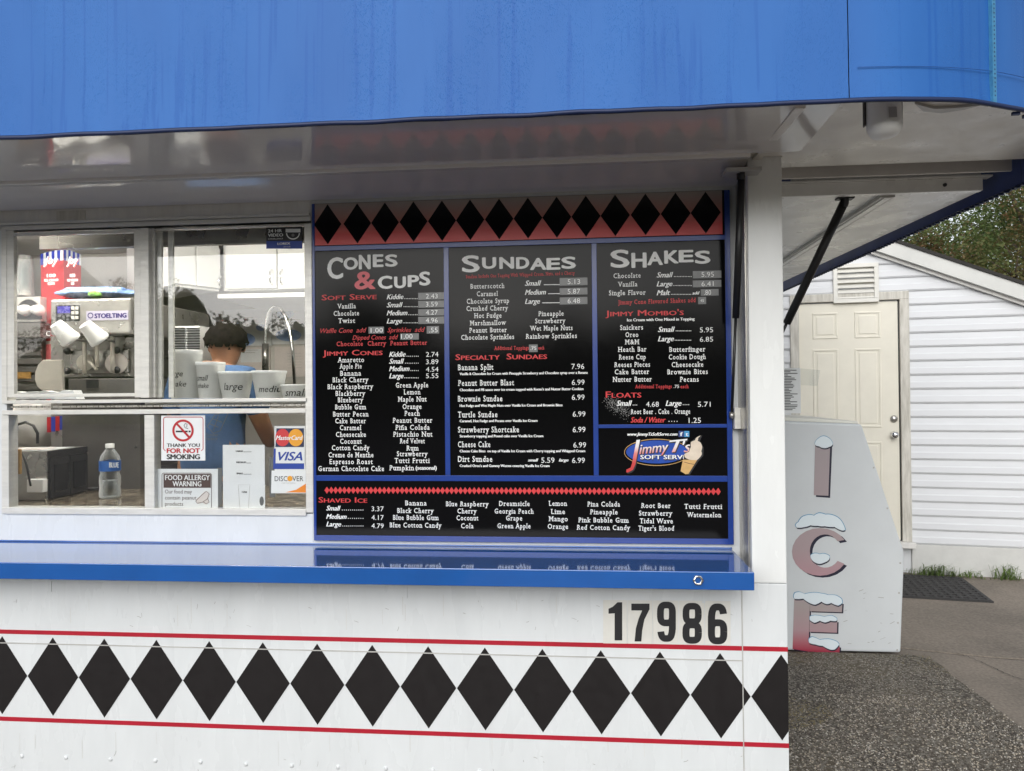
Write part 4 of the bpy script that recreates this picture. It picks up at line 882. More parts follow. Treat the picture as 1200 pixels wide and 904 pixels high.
for t, x1, y, p_ in (('Small', 618, 685, '5.95'), ('Large', 610, 756, '6.85')): T(pk, t, 492, x1, y, 40, style='ib'); dots(*a, pk, x1+5, 745, y+12); price(T, *a, pk, p_, 808, 908, y+4, 38)
a = (695, 400, 5.318); T = scal(*a)
for t, x0, x1, y in (('Heath Bar', 155, 333, 50), ('Reese Cup', 160, 328, 98), ('Reeses Pieces', 132, 355, 145), ('Cake Batter', 135, 350, 190), ('Nutter Butter', 122, 366, 237), ('Butterfinger', 475, 700, 50), ('Cookie Dough', 472, 703, 97), ('Cheesecake', 490, 687, 145), ('Brownie Bites', 463, 715, 190), ('Pecans', 540, 658, 237)): T(pk, t, x0, x1, y, 31, style='s')
T(pk, 'Additional Toppings', 262, 490, 282, 22, 'text_red', 's'); T(pk, '.75', 502, 536, 282, 20); T(pk, 'each', 545, 595, 282, 22, 'text_red', 's')
T(pk, 'Floats', 80, 300, 332, 40, 'text_red', 'bc'); T(pk, 'Small', 147, 242, 386, 34, style='ib'); dots(*a, pk, 244, 278, 398); price(T, *a, pk, '4.68', 330, 410, 393, 32); T(pk, 'Large', 453, 550, 386, 34, style='ib'); dots(*a, pk, 556, 602, 396); price(T, *a, pk, '5.71', 653, 732, 393, 32)
T(pk, 'Root Beer . Coke . Orange', 235, 605, 438, 31, style='s'); T(pk, 'Soda / Water', 235, 452, 490, 34, 'text_red', 'ib'); dots(*a, pk, 465, 532, 500, step=16); price(T, *a, pk, '1.25', 596, 672, 493, 33)
# scuffed print where the vinyl is worn
mb = MB(); rr = random.Random(5)
for k in range(420):
    t = rr.random(); cu_, cv_ = 90+t*135+rr.gauss(0, 16), 365+t*85+rr.gauss(0, 22); c_ = onY(695+cu_/5.318, 400+cv_/5.318, TY); r = rr.uniform(.0004, .0012)
    mb.add([c_+Vector((-r, 0, -r)), c_+Vector((r*1.6, 0, -r)), c_+Vector((r, 0, r))], [[0, 1, 2]])
o = mb.build('scuff_marks', 'dust', pk); o['kind'] = 'stuff'
# logo panel
T(pl, 'www.JimmyTsSoftServe.com', 215, 525, 579, 20, style='ib')
def icon(x0, x1, m, ch):
    global TY
    o = poly([(695+x/5.318, 400+y/5.318) for x, y in ((x0, 560), (x1, 560), (x1, 597), (x0, 597))], TY-.0002, .0004).build('social_icon', m, pl); TY = TY0-.0008; T(pl, ch, x0+9, x1-7, 579, 24, style='b'); TY = TY0
icon(533, 566, 'fb_blue', 'f'); icon(568, 600, 'tw_blue', 't')
e0 = (695+398/5.318, 400+693/5.318)
poly(ell(e0[0], e0[1], 204/5.318, 84/5.318, 48), TY, .0004).build('logo_rim', 'wax_cone', pl); poly(ell(e0[0], e0[1], 201/5.318, 80/5.318, 48), TY-.0005, .0004).build('logo_rim', 'board_black', pl); poly(ell(e0[0], e0[1]-.5, 192/5.318, 72/5.318, 48), TY-.0010, .0004).build('logo_oval', 'oval_blue', pl)
zz0, zz1 = onY(770, 543, TY).z-board.location.z, onY(770, 517, TY).z-board.location.z
zgrad('logo_print', zz0, zz1, [(0, (.55, .04, .04)), (.45, (.70, .22, .19)), (.75, (.78, .72, .70)), (1, (.8, .8, .8))], .4)
LS = lambda dx_, dy_, y_, m_, st: [write(t, 695+(x0+dx_)/5.318, 695+(x1+dx_)/5.318, 400+(yc+dy_)/5.318, h_/5.318, y_, m_, pl, st, name='logo_lettering', rot=.10) for t, x0, x1, yc, h_ in (('J', 195, 300, 690, 150), ('immy', 285, 470, 664, 62), ('T', 478, 592, 650, 76), ("'s", 560, 612, 656, 70))]
LS(5, 6, TY-.0016, 'text_black', 'iB'); LS(0, 0, TY-.0022, 'logo_print', 'ib')
write('SOFT SERVE', 695+297/5.318, 695+588/5.318, 400+727/5.318, 30/5.318, TY-.0016, 'text_black', pl, 'B', name='logo_lettering'); write('SOFT SERVE', 695+295/5.318, 695+584/5.318, 400+722/5.318, 26/5.318, TY-.0022, 'text_white', pl, 'b', name='logo_lettering')
zl = lambda p: Z1(p, 690, 490, 7.06)
sw = [(790, 300), (830, 280), (845, 240), (845, 200), (880, 185), (888, 165), (925, 145), (905, 165), (900, 190), (925, 205), (938, 240), (930, 275), (935, 300), (915, 330), (890, 350), (830, 345), (795, 325)]
poly([(u*1.0+.5, v+.5) for u, v in zl([(780, 300), (825, 270), (838, 195), (870, 170), (935, 140), (915, 190), (946, 240), (944, 310), (900, 360), (830, 470), (750, 440), (782, 350)])], TY-.0026, .0003).build('cone_outline', 'text_black', pl)
poly(lump(zl(sw), 3, .25), TY-.0032, .0003).build('cone_swirl', 'cream_swirl', pl)
poly(zl([(778, 345), (895, 350), (825, 462), (800, 466), (760, 440)]), TY-.0034, .0002).build('cone_wafer', 'wax_cone', pl)
stroke(zl([(790, 365), (835, 378), (880, 385)]), .6, TY-.0040).build('cone_outline', 'brown_print', pl)
# shaved ice strip
a = (365, 555, 4.706); T = scal(*a)
T(pi, 'Shaved Ice', 40, 307, 146, 30, 'text_red', 'bc')
for t, x1, y, p_, py in (('Small', 160, 191, '3.37', 195), ('Medium', 193, 237, '4.17', 243), ('Large', 163, 279, '4.79', 289)): T(pi, t, 82, x1, y, 27, style='ib'); dots(*a, pi, x1+4, 290, y+11); price(T, *a, pi, p_, 331, 398, py, 27)
for t, x0, x1, y in (('Banana', 517, 635, 163), ('Black Cherry', 473, 675, 205), ('Blue Bubble Gum', 450, 702, 243), ('Blue Cotton Candy', 432, 718, 285), ('Blue Raspberry', 742, 978, 168), ('Cherry', 805, 912, 207), ('Coconut', 800, 920, 245), ('Cola', 825, 893, 289), ('Dreamsicle', 1035, 1203, 166), ('Georgia Peach', 1010, 1226, 208), ('Grape', 1073, 1162, 246), ('Green Apple', 1026, 1208, 289)): T(pi, t, x0, x1, y, 27, style='s')
a = (610, 555, 4.706); T = scal(*a)
for t, x0, x1, y in (('Lemon', 155, 257, 165), ('Lime', 167, 245, 210), ('Mango', 155, 260, 250), ('Orange', 150, 262, 292), ('Pina Colada', 368, 548, 169), ('Pineapple', 383, 535, 212), ('Pink Bubble Gum', 318, 597, 257), ('Red Cotton Candy', 310, 605, 298), ('Root Beer', 665, 828, 177), ('Strawberry', 653, 838, 219), ('Tidal Wave', 658, 840, 262), ("Tiger's Blood", 650, 848, 302), ('Tutti Frutti', 903, 1112, 182), ('Watermelon', 917, 1107, 228)): T(pi, t, x0, x1, y, 27, style='s')
xa_, xb2 = onY(380.5, 574.5, TY).x, onY(844.5, 576.5, TY).x; zz = (onY(380.5, 574.5, TY).z+onY(844.5, 576.5, TY).z)/2; nd = 86; pd = None
for i in range(nd):
    x = xa_+(xb2-xa_)*(i+.5)/nd; h = (xb2-xa_)/nd/2*1.08
    if pd is None: pd = MB().prism([(0, -.0128), (h, 0), (0, .0128), (-h, 0)], -.0002, .0002).build('small_diamond', 'text_red', pi, local=True); o = pd
    else: o = pd.copy(); col.objects.link(o)
    o.location = Vector((x, TY, zz)) - wloc(pi)

# ================================================================== house number, window signs
hn = thing('house_number', 'cream number plates reading 17986 in black on the trailer side', 'number sign', onY(783, 755, -.001))
zn = lambda x, y: (600+x/3.183, 620+y/3.183)
for ch, x0, x1, d0, d1, y0, y1 in (('1', 340, 429, 360, 411, 274, 416), ('7', 431, 524, 445, 513, 279, 420), ('9', 526, 621, 541, 611, 274, 419), ('8', 623, 717, 636, 708, 278, 426), ('6', 719, 815, 731, 803, 281, 428)):
    o = poly([zn(x0, 263+x0*.008), zn(x1, 263+x1*.008), zn(x1, 423+x1*.012), zn(x0, 423+x0*.012)], -.0022, .0012).build('number_plate', 'sticker_cream', hn)
    w_, h_ = d1-d0, y1-y0; sw_ = .40*w_
    if ch in '17':
        gl_ = [(.45, 1), (1, 1), (1, 0), (.66, 0), (.30, .12), (0, .17), (0, .30), (.45, .29)] if ch == '1' else [(0, 0), (1, 0), (1, .15), (.72, .42), (.60, .70), (.55, 1), (.18, 1), (.25, .66), (.40, .40), (.60, .18), (0, .18)]
        poly([zn(d0+x*w_, y0+y*h_) for x, y in gl_], -.0032, .0008).build('digit', 'text_black', hn); continue
    def loop(c0, c1, pw=.62, n=36, a0=0, a1=360):
        cy, ry = y0+(c0+c1)/2*h_, (c1-c0)/2*h_-sw_*.36; cx, rx = (d0+d1)/2, w_/2-sw_*.45
        return [zn(cx+rx*math.copysign(abs(math.cos(R(a0+(a1-a0)*i/n)))**pw, math.cos(R(a0+(a1-a0)*i/n))), cy+ry*math.copysign(abs(math.sin(R(a0+(a1-a0)*i/n)))**pw, math.sin(R(a0+(a1-a0)*i/n)))) for i in range(n+1)]
    mb = MB(); sw2 = sw_/3.183*.88
    if ch == '8': stroke(loop(0, .53), sw2*.95, -.0030, mb); stroke(loop(.47, 1), sw2, -.0034, mb)
    elif ch == '6': stroke(loop(.40, 1), sw2, -.0030, mb); stroke(loop(0, 1, .62, 28, 185, 335), sw2, -.0034, mb); stroke([zn(d0+sw_*.45, y0+.3*h_), zn(d0+sw_*.45, y0+.75*h_)], sw2, -.0037, mb)
    else: stroke(loop(0, .60), sw2, -.0030, mb); stroke(loop(0, 1, .62, 28, 5, 155), sw2, -.0034, mb); stroke([zn(d1-sw_*.45, y0+.25*h_), zn(d1-sw_*.45, y0+.7*h_)], sw2, -.0037, mb)
    mb.build('digit', 'text_black', hn)
GY = WY+.009                                  # the signs are stuck to the glass
def sgn(name, label, cat, box, m='paper', y=GY, th=.0015):
    t = thing(name, label, cat, onY((box[0]+box[2])/2, box[3], y)); o = fbox(*box, y, y+th).build('plate', m, t, bevel=.0005); return t
a = (170, 460, 5.65); k4 = lambda x, y: (170+x/5.65, 460+y/5.65)
def wk(t, x0, x1, yc, h, m, par, y, style='', **kw): return write(t, k4(x0, 0)[0], k4(x1, 0)[0], k4(0, yc)[1], h/5.65, y, m, par, style, **kw)
ns = sgn('no_smoking_sign', 'square white no smoking sign with red ring above the allergy warning', 'sign', (*k4(107, 152), *k4(397, 452)), y=GY-.001)
y1 = GY-.0018
c_ = k4(251, 253)
mb = MB(); ring(*c_, 71/5.65, 73/5.65, 2.6, y1, 36, mb); stroke([k4(205, 203), k4(297, 303)], 2.6, y1-.0004, mb); mb.build('prohibition_ring', 'sign_red', ns)
mb = MB(); stroke([k4(203, 259), k4(282, 259)], 2.0, y1-.0002, mb); stroke([k4(288, 259), k4(302, 259)], 2.0, y1-.0002, mb); stroke([k4(285, 240), k4(265, 235), k4(258, 218), k4(268, 205), k4(278, 212), k4(275, 232)], .7, y1-.0002, mb); mb.build('cigarette_mark', 'text_black', ns)
mb = MB(); pts = [k4(*q) for q in ((135, 388), (122, 375), (122, 180), (126, 168), (138, 164), (368, 164), (380, 168), (384, 180), (384, 375), (372, 388))]; stroke(pts, .9, y1, mb); mb.build('red_border', 'sign_red', ns)
wk('THANK YOU', 145, 362, 350, 24, 'text_black', ns, y1, 'b'); wk('FOR NOT', 145, 362, 386, 30, 'sign_red', ns, y1, 'B'); wk('SMOKING', 145, 362, 426, 32, 'text_black', ns, y1, 'B')
al = sgn('allergy_sign', 'white food allergy warning card with brown heading and peanut drawing', 'sign', (*k4(70, 507), *k4(482, 779)), y=GY+.008)
y1 = GY+.0072
fbox(*k4(478, 500), *k4(508, 752), GY+.0095, GY+.011).build('backing_sheet', 'sticker_grey', al)
mb = MB(); stroke([k4(*q) for q in ((118, 535), (112, 545), (112, 760), (120, 769), (430, 769), (440, 760), (440, 545), (432, 535), (118, 535))], .7, y1, mb); mb.build('border', 'brown_print', al)
poly([k4(122, 540), k4(435, 540), k4(435, 632), k4(122, 632)], y1-.0004, .0003).build('heading_band', 'brown_print', al)
wk('FOOD ALLERGY', 133, 428, 564, 34, 'text_white', al, y1-.001, 'b'); wk('WARNING', 183, 372, 605, 34, 'text_white', al, y1-.001, 'b')
for t, x0, x1, y in (('Our food may', 132, 310, 657), ('contain peanut', 132, 340, 697), ('products', 132, 252, 738)): wk(t, x0, x1, y, 26, 'brown_print', al, y1, '')
poly(lump([k4(*q) for q in ((335, 720), (345, 700), (365, 690), (385, 665), (405, 655), (422, 665), (425, 685), (415, 710), (422, 730), (400, 742), (380, 728), (350, 738))], 4, .5), y1-.0002, .0002).build('peanut_mark', 'paper_warm', al)
for ps_ in (((335, 720), (365, 690), (405, 655), (425, 672), (412, 705), (380, 728), (345, 735), (335, 720)), ((385, 725), (405, 738), (424, 728), (414, 702))): stroke([k4(*q) for q in ps_], .6, y1-.0008).build('peanut_mark', 'brown_print', al)
cs = sgn('cup_size_sheet', 'white sheet listing cup sizes with a drawn cup outline', 'notice', (*k4(516, 347), *k4(792, 774)), y=GY+.008)
for t, x0, x1, y, l1 in (('LARGE', 602, 648, 389, 704), ('MEDIUM', 605, 668, 463, 702), ('SMALL', 606, 650, 537, 704)): wk(t, x0, x1, y, 11, 'text_black', cs, y1, 'b'); stroke([k4(x1+3, y+5), k4(l1, y+5)], .5, y1).build('leader_line', 'text_black', cs)
stroke([k4(*q) for q in ((628, 768), (616, 612), (694, 612), (684, 768))], .45, y1).build('cup_outline', 'trim_grey', cs); wk('CONE', 640, 675, 660, 11, 'text_black', cs, y1, 'b')
poly(ell(*k4(772, 720), 2.6, 5.5, 12), y1, .0003).build('faded_mark', 'sticker_grey', cs)
cd = sgn('card_sign', 'stacked card logos sign with red and orange circles over blue lettering', 'sign', (*k4(858, 222), *k4(1060, 668)), y=GY+.006)
y1 = GY+.0052
poly([k4(870, 238), k4(1052, 238), k4(1052, 362), k4(862, 362)], y1, .0004).build('logo_field', 'navy', cd)
poly(ell(*k4(910, 300), 47/5.65, 58/5.65), y1-.0006, .0003).build('logo_disc', 'text_red', cd); poly(ell(*k4(998, 300), 49/5.65, 58/5.65), y1-.0010, .0003).build('logo_disc', 'yellow_orange', cd)
wk('MasterCard', 866, 1044, 300, 30, 'text_white', cd, y1-.0016, 'ib')
poly([k4(852, 372), k4(1056, 372), k4(1052, 508), k4(848, 508)], y1, .0004).build('logo_field', 'visa_blue', cd); poly([k4(866, 372), k4(1056, 372), k4(1054, 470), k4(864, 470)], y1-.0006, .0003).build('logo_field', 'paper', cd)
wk('VISA', 884, 1040, 422, 56, 'visa_blue', cd, y1-.0012, 'iB')
poly([k4(838, 518), k4(1064, 518), k4(1064, 668), k4(834, 668)], y1, .0004).build('logo_field', 'paper', cd)
wk('DISC', 858, 942, 571, 34, 'text_black', cd, y1-.0008, ''); wk('VER', 975, 1048, 571, 34, 'text_black', cd, y1-.0008, ''); poly(ell(*k4(959, 571), 3.1, 3.2), y1-.0008, .0003).build('logo_disc', 'yellow_orange', cd); wk('NETWORK', 905, 998, 601, 8, 'trim_grey', cd, y1-.0008)
poly([k4(930, 662), k4(1000, 645), k4(1064, 605), k4(1064, 664)], y1-.0008, .0003).build('logo_swoosh', 'orange', cd)
fbox(*k4(825, 430), *k4(860, 692), GY+.010, GY+.012).build('backing_sheet', 'sticker_grey', cd)
# video warning sticker
k2 = lambda x, y: (170+x/6.0, 250+y/6.0)
vs_ = sgn('video_sticker', 'dark video surveillance sticker with camera drawing in the window corner', 'sticker', (*k2(852, 95), *k2(1105, 250)), 'text_black', y=WY+.0205, th=.001)
y1 = WY+.0198
poly([k2(852, 196), k2(1105, 196), k2(1105, 250), k2(852, 250)], y1, .0003).build('blue_band', 'visa_blue', vs_)
def w2(t, x0, x1, yc, h, m, st=''): return write(t, k2(x0, 0)[0], k2(x1, 0)[0], k2(0, yc)[1], h/6.0, y1-.0006, m, vs_, st)
w2('24 HR', 865, 962, 124, 22, 'paper', 'b'); w2('VIDEO', 865, 970, 154, 22, 'paper', 'b'); w2('SURVEILLANCE', 865, 968, 180, 9, 'paper'); w2('LOREX', 932, 1020, 214, 16, 'paper', 'b'); w2('BY FLIR', 975, 1022, 236, 7, 'paper')
poly([k2(988, 110), k2(1092, 110), k2(1092, 135), k2(988, 135)], y1-.0006, .0003).build('camera_mark', 'paper', vs_)
mb = MB(); n_ = 14; stroke([k2(1040+45*math.cos(R(180-180*i/n_)), 140+42*math.sin(R(180-180*i/n_))) for i in range(n_+1)], 1.3, y1-.0006, mb); mb.build('camera_mark', 'paper', vs_); poly(ell(*k2(1040, 155), 1.8, 1.8, 14), y1-.0006, .0003).build('camera_mark', 'sticker_grey', vs_)

# ================================================================== INSIDE THE TRAILER
# ceiling light that lights the kitchen
cl = thing('ceiling_light', 'long white ceiling light fixture inside the trailer', 'light', (-1.9, .62, 2.40))
MB().box((-3.1, .52, 2.425), (-.6, .72, 2.469)).build('housing', 'cabinet', cl, bevel=.004)
for yy in (.575, .665): MB().tube([(-3.05, yy, 2.408), (-.65, yy, 2.408)], .015, 12).build('tube', 'lamp_tube', cl)
# worktop with granite face
ctp = thing('worktop', 'speckled brown granite worktop behind the lower windows', 'counter', (-1.8, .6, .50))
MB().box((-4.2, WY+.06, 1.122), (-.70, .98, 1.158)).build('top', 'granite', ctp, bevel=.003)
MB().box((-4.2, WY+.08, .50), (-.72, .94, 1.121)).build('base', 'dark_inside', ctp)
# ledge at rail height that carries the tubs
zl_ = onY(270, 467.5, .30).z
ld = MB().box((onY(182, 467, .3).x, WY+.07, zl_-.02), (wr-.01, WY+.22, zl_)).build('ledge', 'aluminium'); tag(ld, 'narrow metal ledge behind the window rail carrying white tubs', 'shelf')
def cup(u0, u1, v0, v1, ub0, ub1, Y, name, label, cat, m='plastic_white', words=(), rim=True, group=None):
    a, b_ = onY(u0, v0, Y), onY(u1, v0, Y); c_ = onY((u0+u1)/2, v1, Y); h = a.z-c_.z; rt = (b_.x-a.x)/2; rb = (onY(ub1, v1, Y).x-onY(ub0, v1, Y).x)/2
    t = thing(name, label, cat, (c_.x, Y, c_.z), group=group)
    MB().lathe([(.0001, 0), (rb, 0), (rt*.97, h*.90), (rt*.985, h*.90), (rt*1.0, h*.985), (rt*.97, h), (rt*.92, h), (rt*.90, h*.9), (rb*.93, .004), (.0001, .004)], c_, 32).build('body', m, t)
    yt = Y-max(rt, rb)-.0006
    for w_, x0, x1, yc, hh_ in words:
        vs0, fs0 = text_mesh(w_, 'bi'); xa0, xb0 = min(q.x for q in vs0), max(q.x for q in vs0); A0, B0 = onY(x0, yc, Y-rt), onY(x1, yc, Y-rt); hm = hh_*(Y-rt+2.5)/FPX
        out = []
        for q in vs0:
            X = A0.x+(q.x-xa0)/(xb0-xa0)*(B0.x-A0.x); Z = A0.z+(q.y-.35)/CAP*hm; f = max(0, min(1, (Z-c_.z)/h)); rad = rb+(rt-rb)*f+.0012; dx_ = max(-rad*.95, min(rad*.95, X-c_.x)); out.append((c_.x+dx_, Y-math.sqrt(max(0, rad*rad-dx_*dx_)), Z))
        mb = MB(); mb.add(out, fs0); mb.build('hand_lettering', 'text_black', t)
    return t
YT = .31
zt0 = 467
cup(200, 236, 411, zt0, 204, 234, YT+.01, 'sample_tub', 'tall white tub hand-lettered large shake', 'tub', words=(('large', 196, 213, 438, 7), ('shake', 197, 216, 450, 7)))
cup(231, 263, 425, zt0, 235, 260, YT+.005, 'sample_tub', 'white tub hand-lettered small shake', 'tub', words=(('small', 228, 243, 443, 7), ('shake', 229, 243, 452, 6)))
cup(257, 296, 436, zt0, 263, 291, YT, 'sample_tub', 'white tub hand-lettered large', 'tub', words=(('large', 260, 280, 453, 9),))
cup(296, 335, 435, zt0, 302, 330, YT-.004, 'sample_tub', 'white tub hand-lettered medium', 'tub', words=(('medium', 301, 331, 456, 8),))
cup(330, 372, 451, zt0, 333, 368, YT-.03, 'sample_tub', 'low white tub hand-lettered small by the window jamb', 'tub', words=(('small', 332, 358, 460, 9),))
# water bottle
q = onZ(129, 583.5, 1.1585); BYb = q.y; hB = onY(129, 520.5, BYb).z-1.158
bo = thing('water_bottle', 'half full clear plastic water bottle with blue label on the granite worktop', 'bottle', (q.x, BYb, 1.1585))
rB = (onY(140, 560, BYb).x-onY(118, 560, BYb).x)/2
o3 = (q.x, BYb, 1.1585)
MB().lathe([(.0001, .002), (rB*.85, 0), (rB, hB*.03), (rB*1.0, hB*.12), (rB*.95, hB*.2), (rB, hB*.28), (rB*.98, hB*.40), (rB*.86, hB*.46), (rB*.98, hB*.52), (rB*.98, hB*.68), (rB*.85, hB*.78), (rB*.48, hB*.88), (rB*.34, hB*.92), (rB*.34, hB*.99)], o3, 28).build('body', 'clear_plastic', bo)
MB().lathe([(.0001, .004), (rB*.82, .003), (rB*.95, hB*.04), (rB*.95, hB*.33), (.0001, hB*.335)], o3, 24).build('water', 'sticker_cream', bo); bo.children[-1].data.materials[0] = MATS['clear_plastic']
MB().lathe([(rB*1.0, hB*.505), (rB*1.0, hB*.695)], o3, 28).build('label', 'bottle_label', bo)
write('BLUE', 128, 139, 545, 6, BYb-rB-.001, 'paper', bo, 'b', name='lettering')
MB().lathe([(rB*.42, hB*.925), (rB*.42, hB*1.0), (rB*.36, hB*1.005), (.0001, hB*1.005)], o3, 20).build('cap', 'plastic_white', bo)
# countertop oven: silver side, two dark glass doors
qa = onZ(57, 586.5, 1.1585); qb = onZ(101.5, 576, 1.1585)
d_ = Vector((qb.x-qa.x, qb.y-qa.y, 0)); wO = d_.length; d_.normalize(); rz = math.atan2(d_.y, d_.x); hO = onY(57, 529, qa.y).z-1.1585
ov = thing('counter_oven', 'small silver countertop oven with two dark glass doors on the granite', 'oven', (qa.x, qa.y, 1.1585), rz)
MB().box((0, .006, 0), (wO, .30, hO)).build('body', 'steel', ov, local=True, bevel=.004)
for s_ in (0, 1):
    dx0 = .006+s_*(wO/2-.002); dr_ = MB().box((dx0, -.008, .006), (dx0+wO/2-.008, .0055, hO-.03)).build('door', 'dark_metal', ov, local=True, bevel=.002)
    MB().box((dx0+.02, -.0105, .03), (dx0+wO/2-.028, -.0082, hO-.06)).build('window', 'dark_glass', dr_, local=True)
MB().box((.0, -.006, hO-.028), (wO, .0055, hO)).build('top_strip', 'dark_metal', ov, local=True)
nl = thing('paper_sheet', 'loose white papers lying on top of the silver oven', 'paper', (qa.x, qa.y, 1.1585+hO), rz)
MB().box((.02, .02, .0005), (wO*.8, .24, .0025)).build('sheet', 'paper', nl, local=True); MB().box((.05, .06, .003), (wO*.55, .28, .0045)).build('sheet', 'paper_warm', nl, local=True)
ls = thing('lock_plate', 'brown keyed lock plate with round knob beside the silver oven', 'lock', onY(17, 541, WY+.05))
fbox(11, 526.5, 24.5, 556, WY+.047, WY+.055).build('plate', 'brass_wood', ls, bevel=.006); q = onY(14.5, 541, WY+.047)
MB().lathe([(.011, 0), (.011, .006), (.007, .012), (.0001, .013)], q, 14, axis=(0, -1, 0)).build('knob', 'chrome', ls)
tag(MB().tube([onY(u, v, .36) for u, v in ((26, 530), (31, 545), (34, 560), (36, 570))], .004, 8).build('cable', 'dark_metal'), 'thin dark cable hanging down the silver oven side', 'cable')
tag(MB().tube([onY(u, v, .5) for u, v in ((13, 508), (20, 498), (30, 495), (39, 499), (44, 508), (44, 520))], .006, 8).build('hose', 'dark_metal'), 'curved black hose in front of the white plastic bag', 'hose')
fb = fbox(31, 562, 50, 577.5, .42, .45).build('card_reader', 'plastic_white', bevel=.004); tag(fb, 'small white card reader propped beside the silver oven', 'card reader')
# plump white bag behind the oven
def blob(name, cu, cv, ru, rv, Y, dy, m, parent=None, seed=0, rough_=.18, base=None):
    bm = bmesh.new(); bmesh.ops.create_icosphere(bm, subdivisions=4, radius=1); c_ = onY(cu, cv, Y); rx = ru*(Y+2.5)/FPX; rz_ = rv*(Y+2.5)/FPX; mb = MB()
    vs = []
    for v in bm.verts:
        n_ = 1+rough_*noise.noise(v.co*1.6+Vector((seed, 0, 0)))+rough_*.35*noise.noise(v.co*5+Vector((seed, 3, 0))); q = v.co*n_; sq = lambda t: math.copysign(abs(t)**.75, t)
        vs.append(c_+Vector((sq(q.x)*rx, q.y*dy, sq(q.z)*rz_)))
    mb.add(vs, [[v.index for v in f.verts] for f in bm.faces], 0, True); bm.free(); return mb.build(name, m, parent)
bgt = thing('plastic_bag', 'bulging white plastic bag with red and blue print behind the oven', 'bag', onY(44, 525, .98))
blob('bag_body', 40, 496, 38, 30, 1.0, .10, 'bag_white', bgt, 2)
for i, m_ in enumerate(('joy_red', 'joy_blue', 'joy_red', 'joy_blue')): fbox(55+i*5, 489-i*.5, 59.5+i*5, 507-i, .875, .877).build('print_block', m_, bgt)
# white shelf with papers, dark cabinet, tap, phone
sh = thing('wire_shelf', 'white shelf on posts with papers behind the water bottle', 'shelf', onY(120, 570, 1.15))
fbox(78, 508.5, 160, 512, 1.05, 1.45).build('board', 'cabinet', sh, bevel=.002)
for u in (80, 158): fbox(u, 512, u+1.8, 574, 1.06, 1.09).build('post', 'cabinet', sh)
pz = onY(120, 508.3, 1.05).z
tag(MB().box((onY(88, 508, 1.1).x, 1.08, pz), (onY(142, 508, 1.1).x, 1.35, pz+.012)).build('paper_stack', 'paper'), 'flat stack of white paper on the shelf', 'paper')
tag(fbox(146, 486, 166, 508, 1.12, 1.3).build('paper_box', 'paper', bevel=.003), 'white carton standing on the shelf beside the window mullion', 'box')
tag(fbox(162, 486, 172, 520, 1.0, 1.04).build('wood_panel', 'brass_wood'), 'brown wooden panel edge beside the white carton', 'panel')
tag(fbox(60, 517, 176, 590, 1.46, 1.9).build('low_cabinet', 'dark_inside', bevel=.004), 'dark grey low cabinet behind the water bottle', 'cabinet')
tp_ = thing('tap', 'slim steel tap standing on the granite worktop', 'tap', onY(154, 576, .86))
MB().tube([onY(154, 576, .86), onY(154, 536, .86)], .007, 10).build('stem', 'steel', tp_); MB().tube([onY(154, 536, .86), onY(156, 531, .86), onY(160, 523, .84)], .006, 10).build('spout', 'dark_metal', tp_)
q = onZ(109, 574, 1.1585); tag(MB().box((q.x-.03, q.y-.04, 1.1585), (q.x+.035, q.y+.04, 1.168)).build('phone', 'dark_metal', bevel=.003), 'dark phone lying on the granite beside the bottle', 'phone')
# ---- soft serve machine
sm_ = thing('soft_serve_machine', 'stainless soft serve machine with purple keypad screen and name plate', 'ice cream machine', onY(112, 470, .8))
SY = .78
fbox(58.5, 349, 153, 393.5, SY, 1.5).build('head', 'steel', sm_, bevel=.01)
fbox(153.3, 352, 160, 392, SY+.04, 1.5).build('head_side', 'steel', sm_)
body = fbox(73, 394, 164, 443, SY+.10, 1.5).build('door_block', 'steel_dark', sm_, bevel=.004)
fbox(80, 443.3, 163, 470, SY+.02, 1.5).build('drip_base', 'dark_inside', sm_, bevel=.004); fbox(101, 445, 115, 455, SY+.016, SY+.019).build('drip_slot', 'dark_metal', sm_)
fbox(60, 394, 73, 560, SY+.12, 1.5).build('lower_side', 'steel', sm_); fbox(73.2, 470.3, 164, 580, SY+.06, 1.5).build('cabinet', 'dark_inside', sm_)
kp = fbox(65, 357.5, 93, 377, SY-.004, SY-.0005).build('keypad', 'dark_metal', sm_, bevel=.001)
fbox(67.2, 359, 82, 367.3, SY-.006, SY-.0042).build('screen', 'screen', kp)
for i in range(3):
    for j in range(2):
        fbox(83.5+j*4.6, 359.3+i*5.6, 87+j*4.6, 363+i*5.6, SY-.006, SY-.0042).build('key', 'sticker_cream', kp)
for i, (u, v) in enumerate(((68, 369), (77.5, 369), (68, 373.3), (77.5, 373.3), (72.5, 371))): fbox(u, v, u+3.2, v+3, SY-.006, SY-.0042).build('key', 'sticker_grey', kp)
np_ = fbox(101, 364, 150, 376, SY-.004, SY-.0005).build('name_plate', 'label_lilac', sm_, bevel=.001)
write('STOELTING', 111, 148, 370, 5.2, SY-.0046, 'purple', np_, 'B'); ring(106, 370, 3.4, 3.4, 1.0, SY-.0046).build('emblem', 'purple', np_)
dY = SY+.085
fbox(82, 410, 150, 438, dY, dY+.014).build('door_plate', 'steel', sm_, bevel=.003)
for cu_, cv_, r_u, m_ in ((99.5, 425, 10, 'cream_plastic'), (136, 426, 13, 'paper_warm')): poly(ell(cu_, cv_, r_u, r_u*.95), dY-.006, .005).build('draw_disc', m_, sm_)
for u0, u1, v0, v1 in ((96.5, 101.5, 396, 438), (111.5, 116, 402, 430), (129, 134.5, 394, 437)): q0, q1 = onY((u0+u1)/2, v0, dY-.03), onY((u0+u1)/2, v1, dY-.03); MB().tube([q0, q0.lerp(q1, .5), q1], [(u1-u0)/2*3.3/FPX]*3, 12).build('draw_spout', 'cream_plastic', sm_)
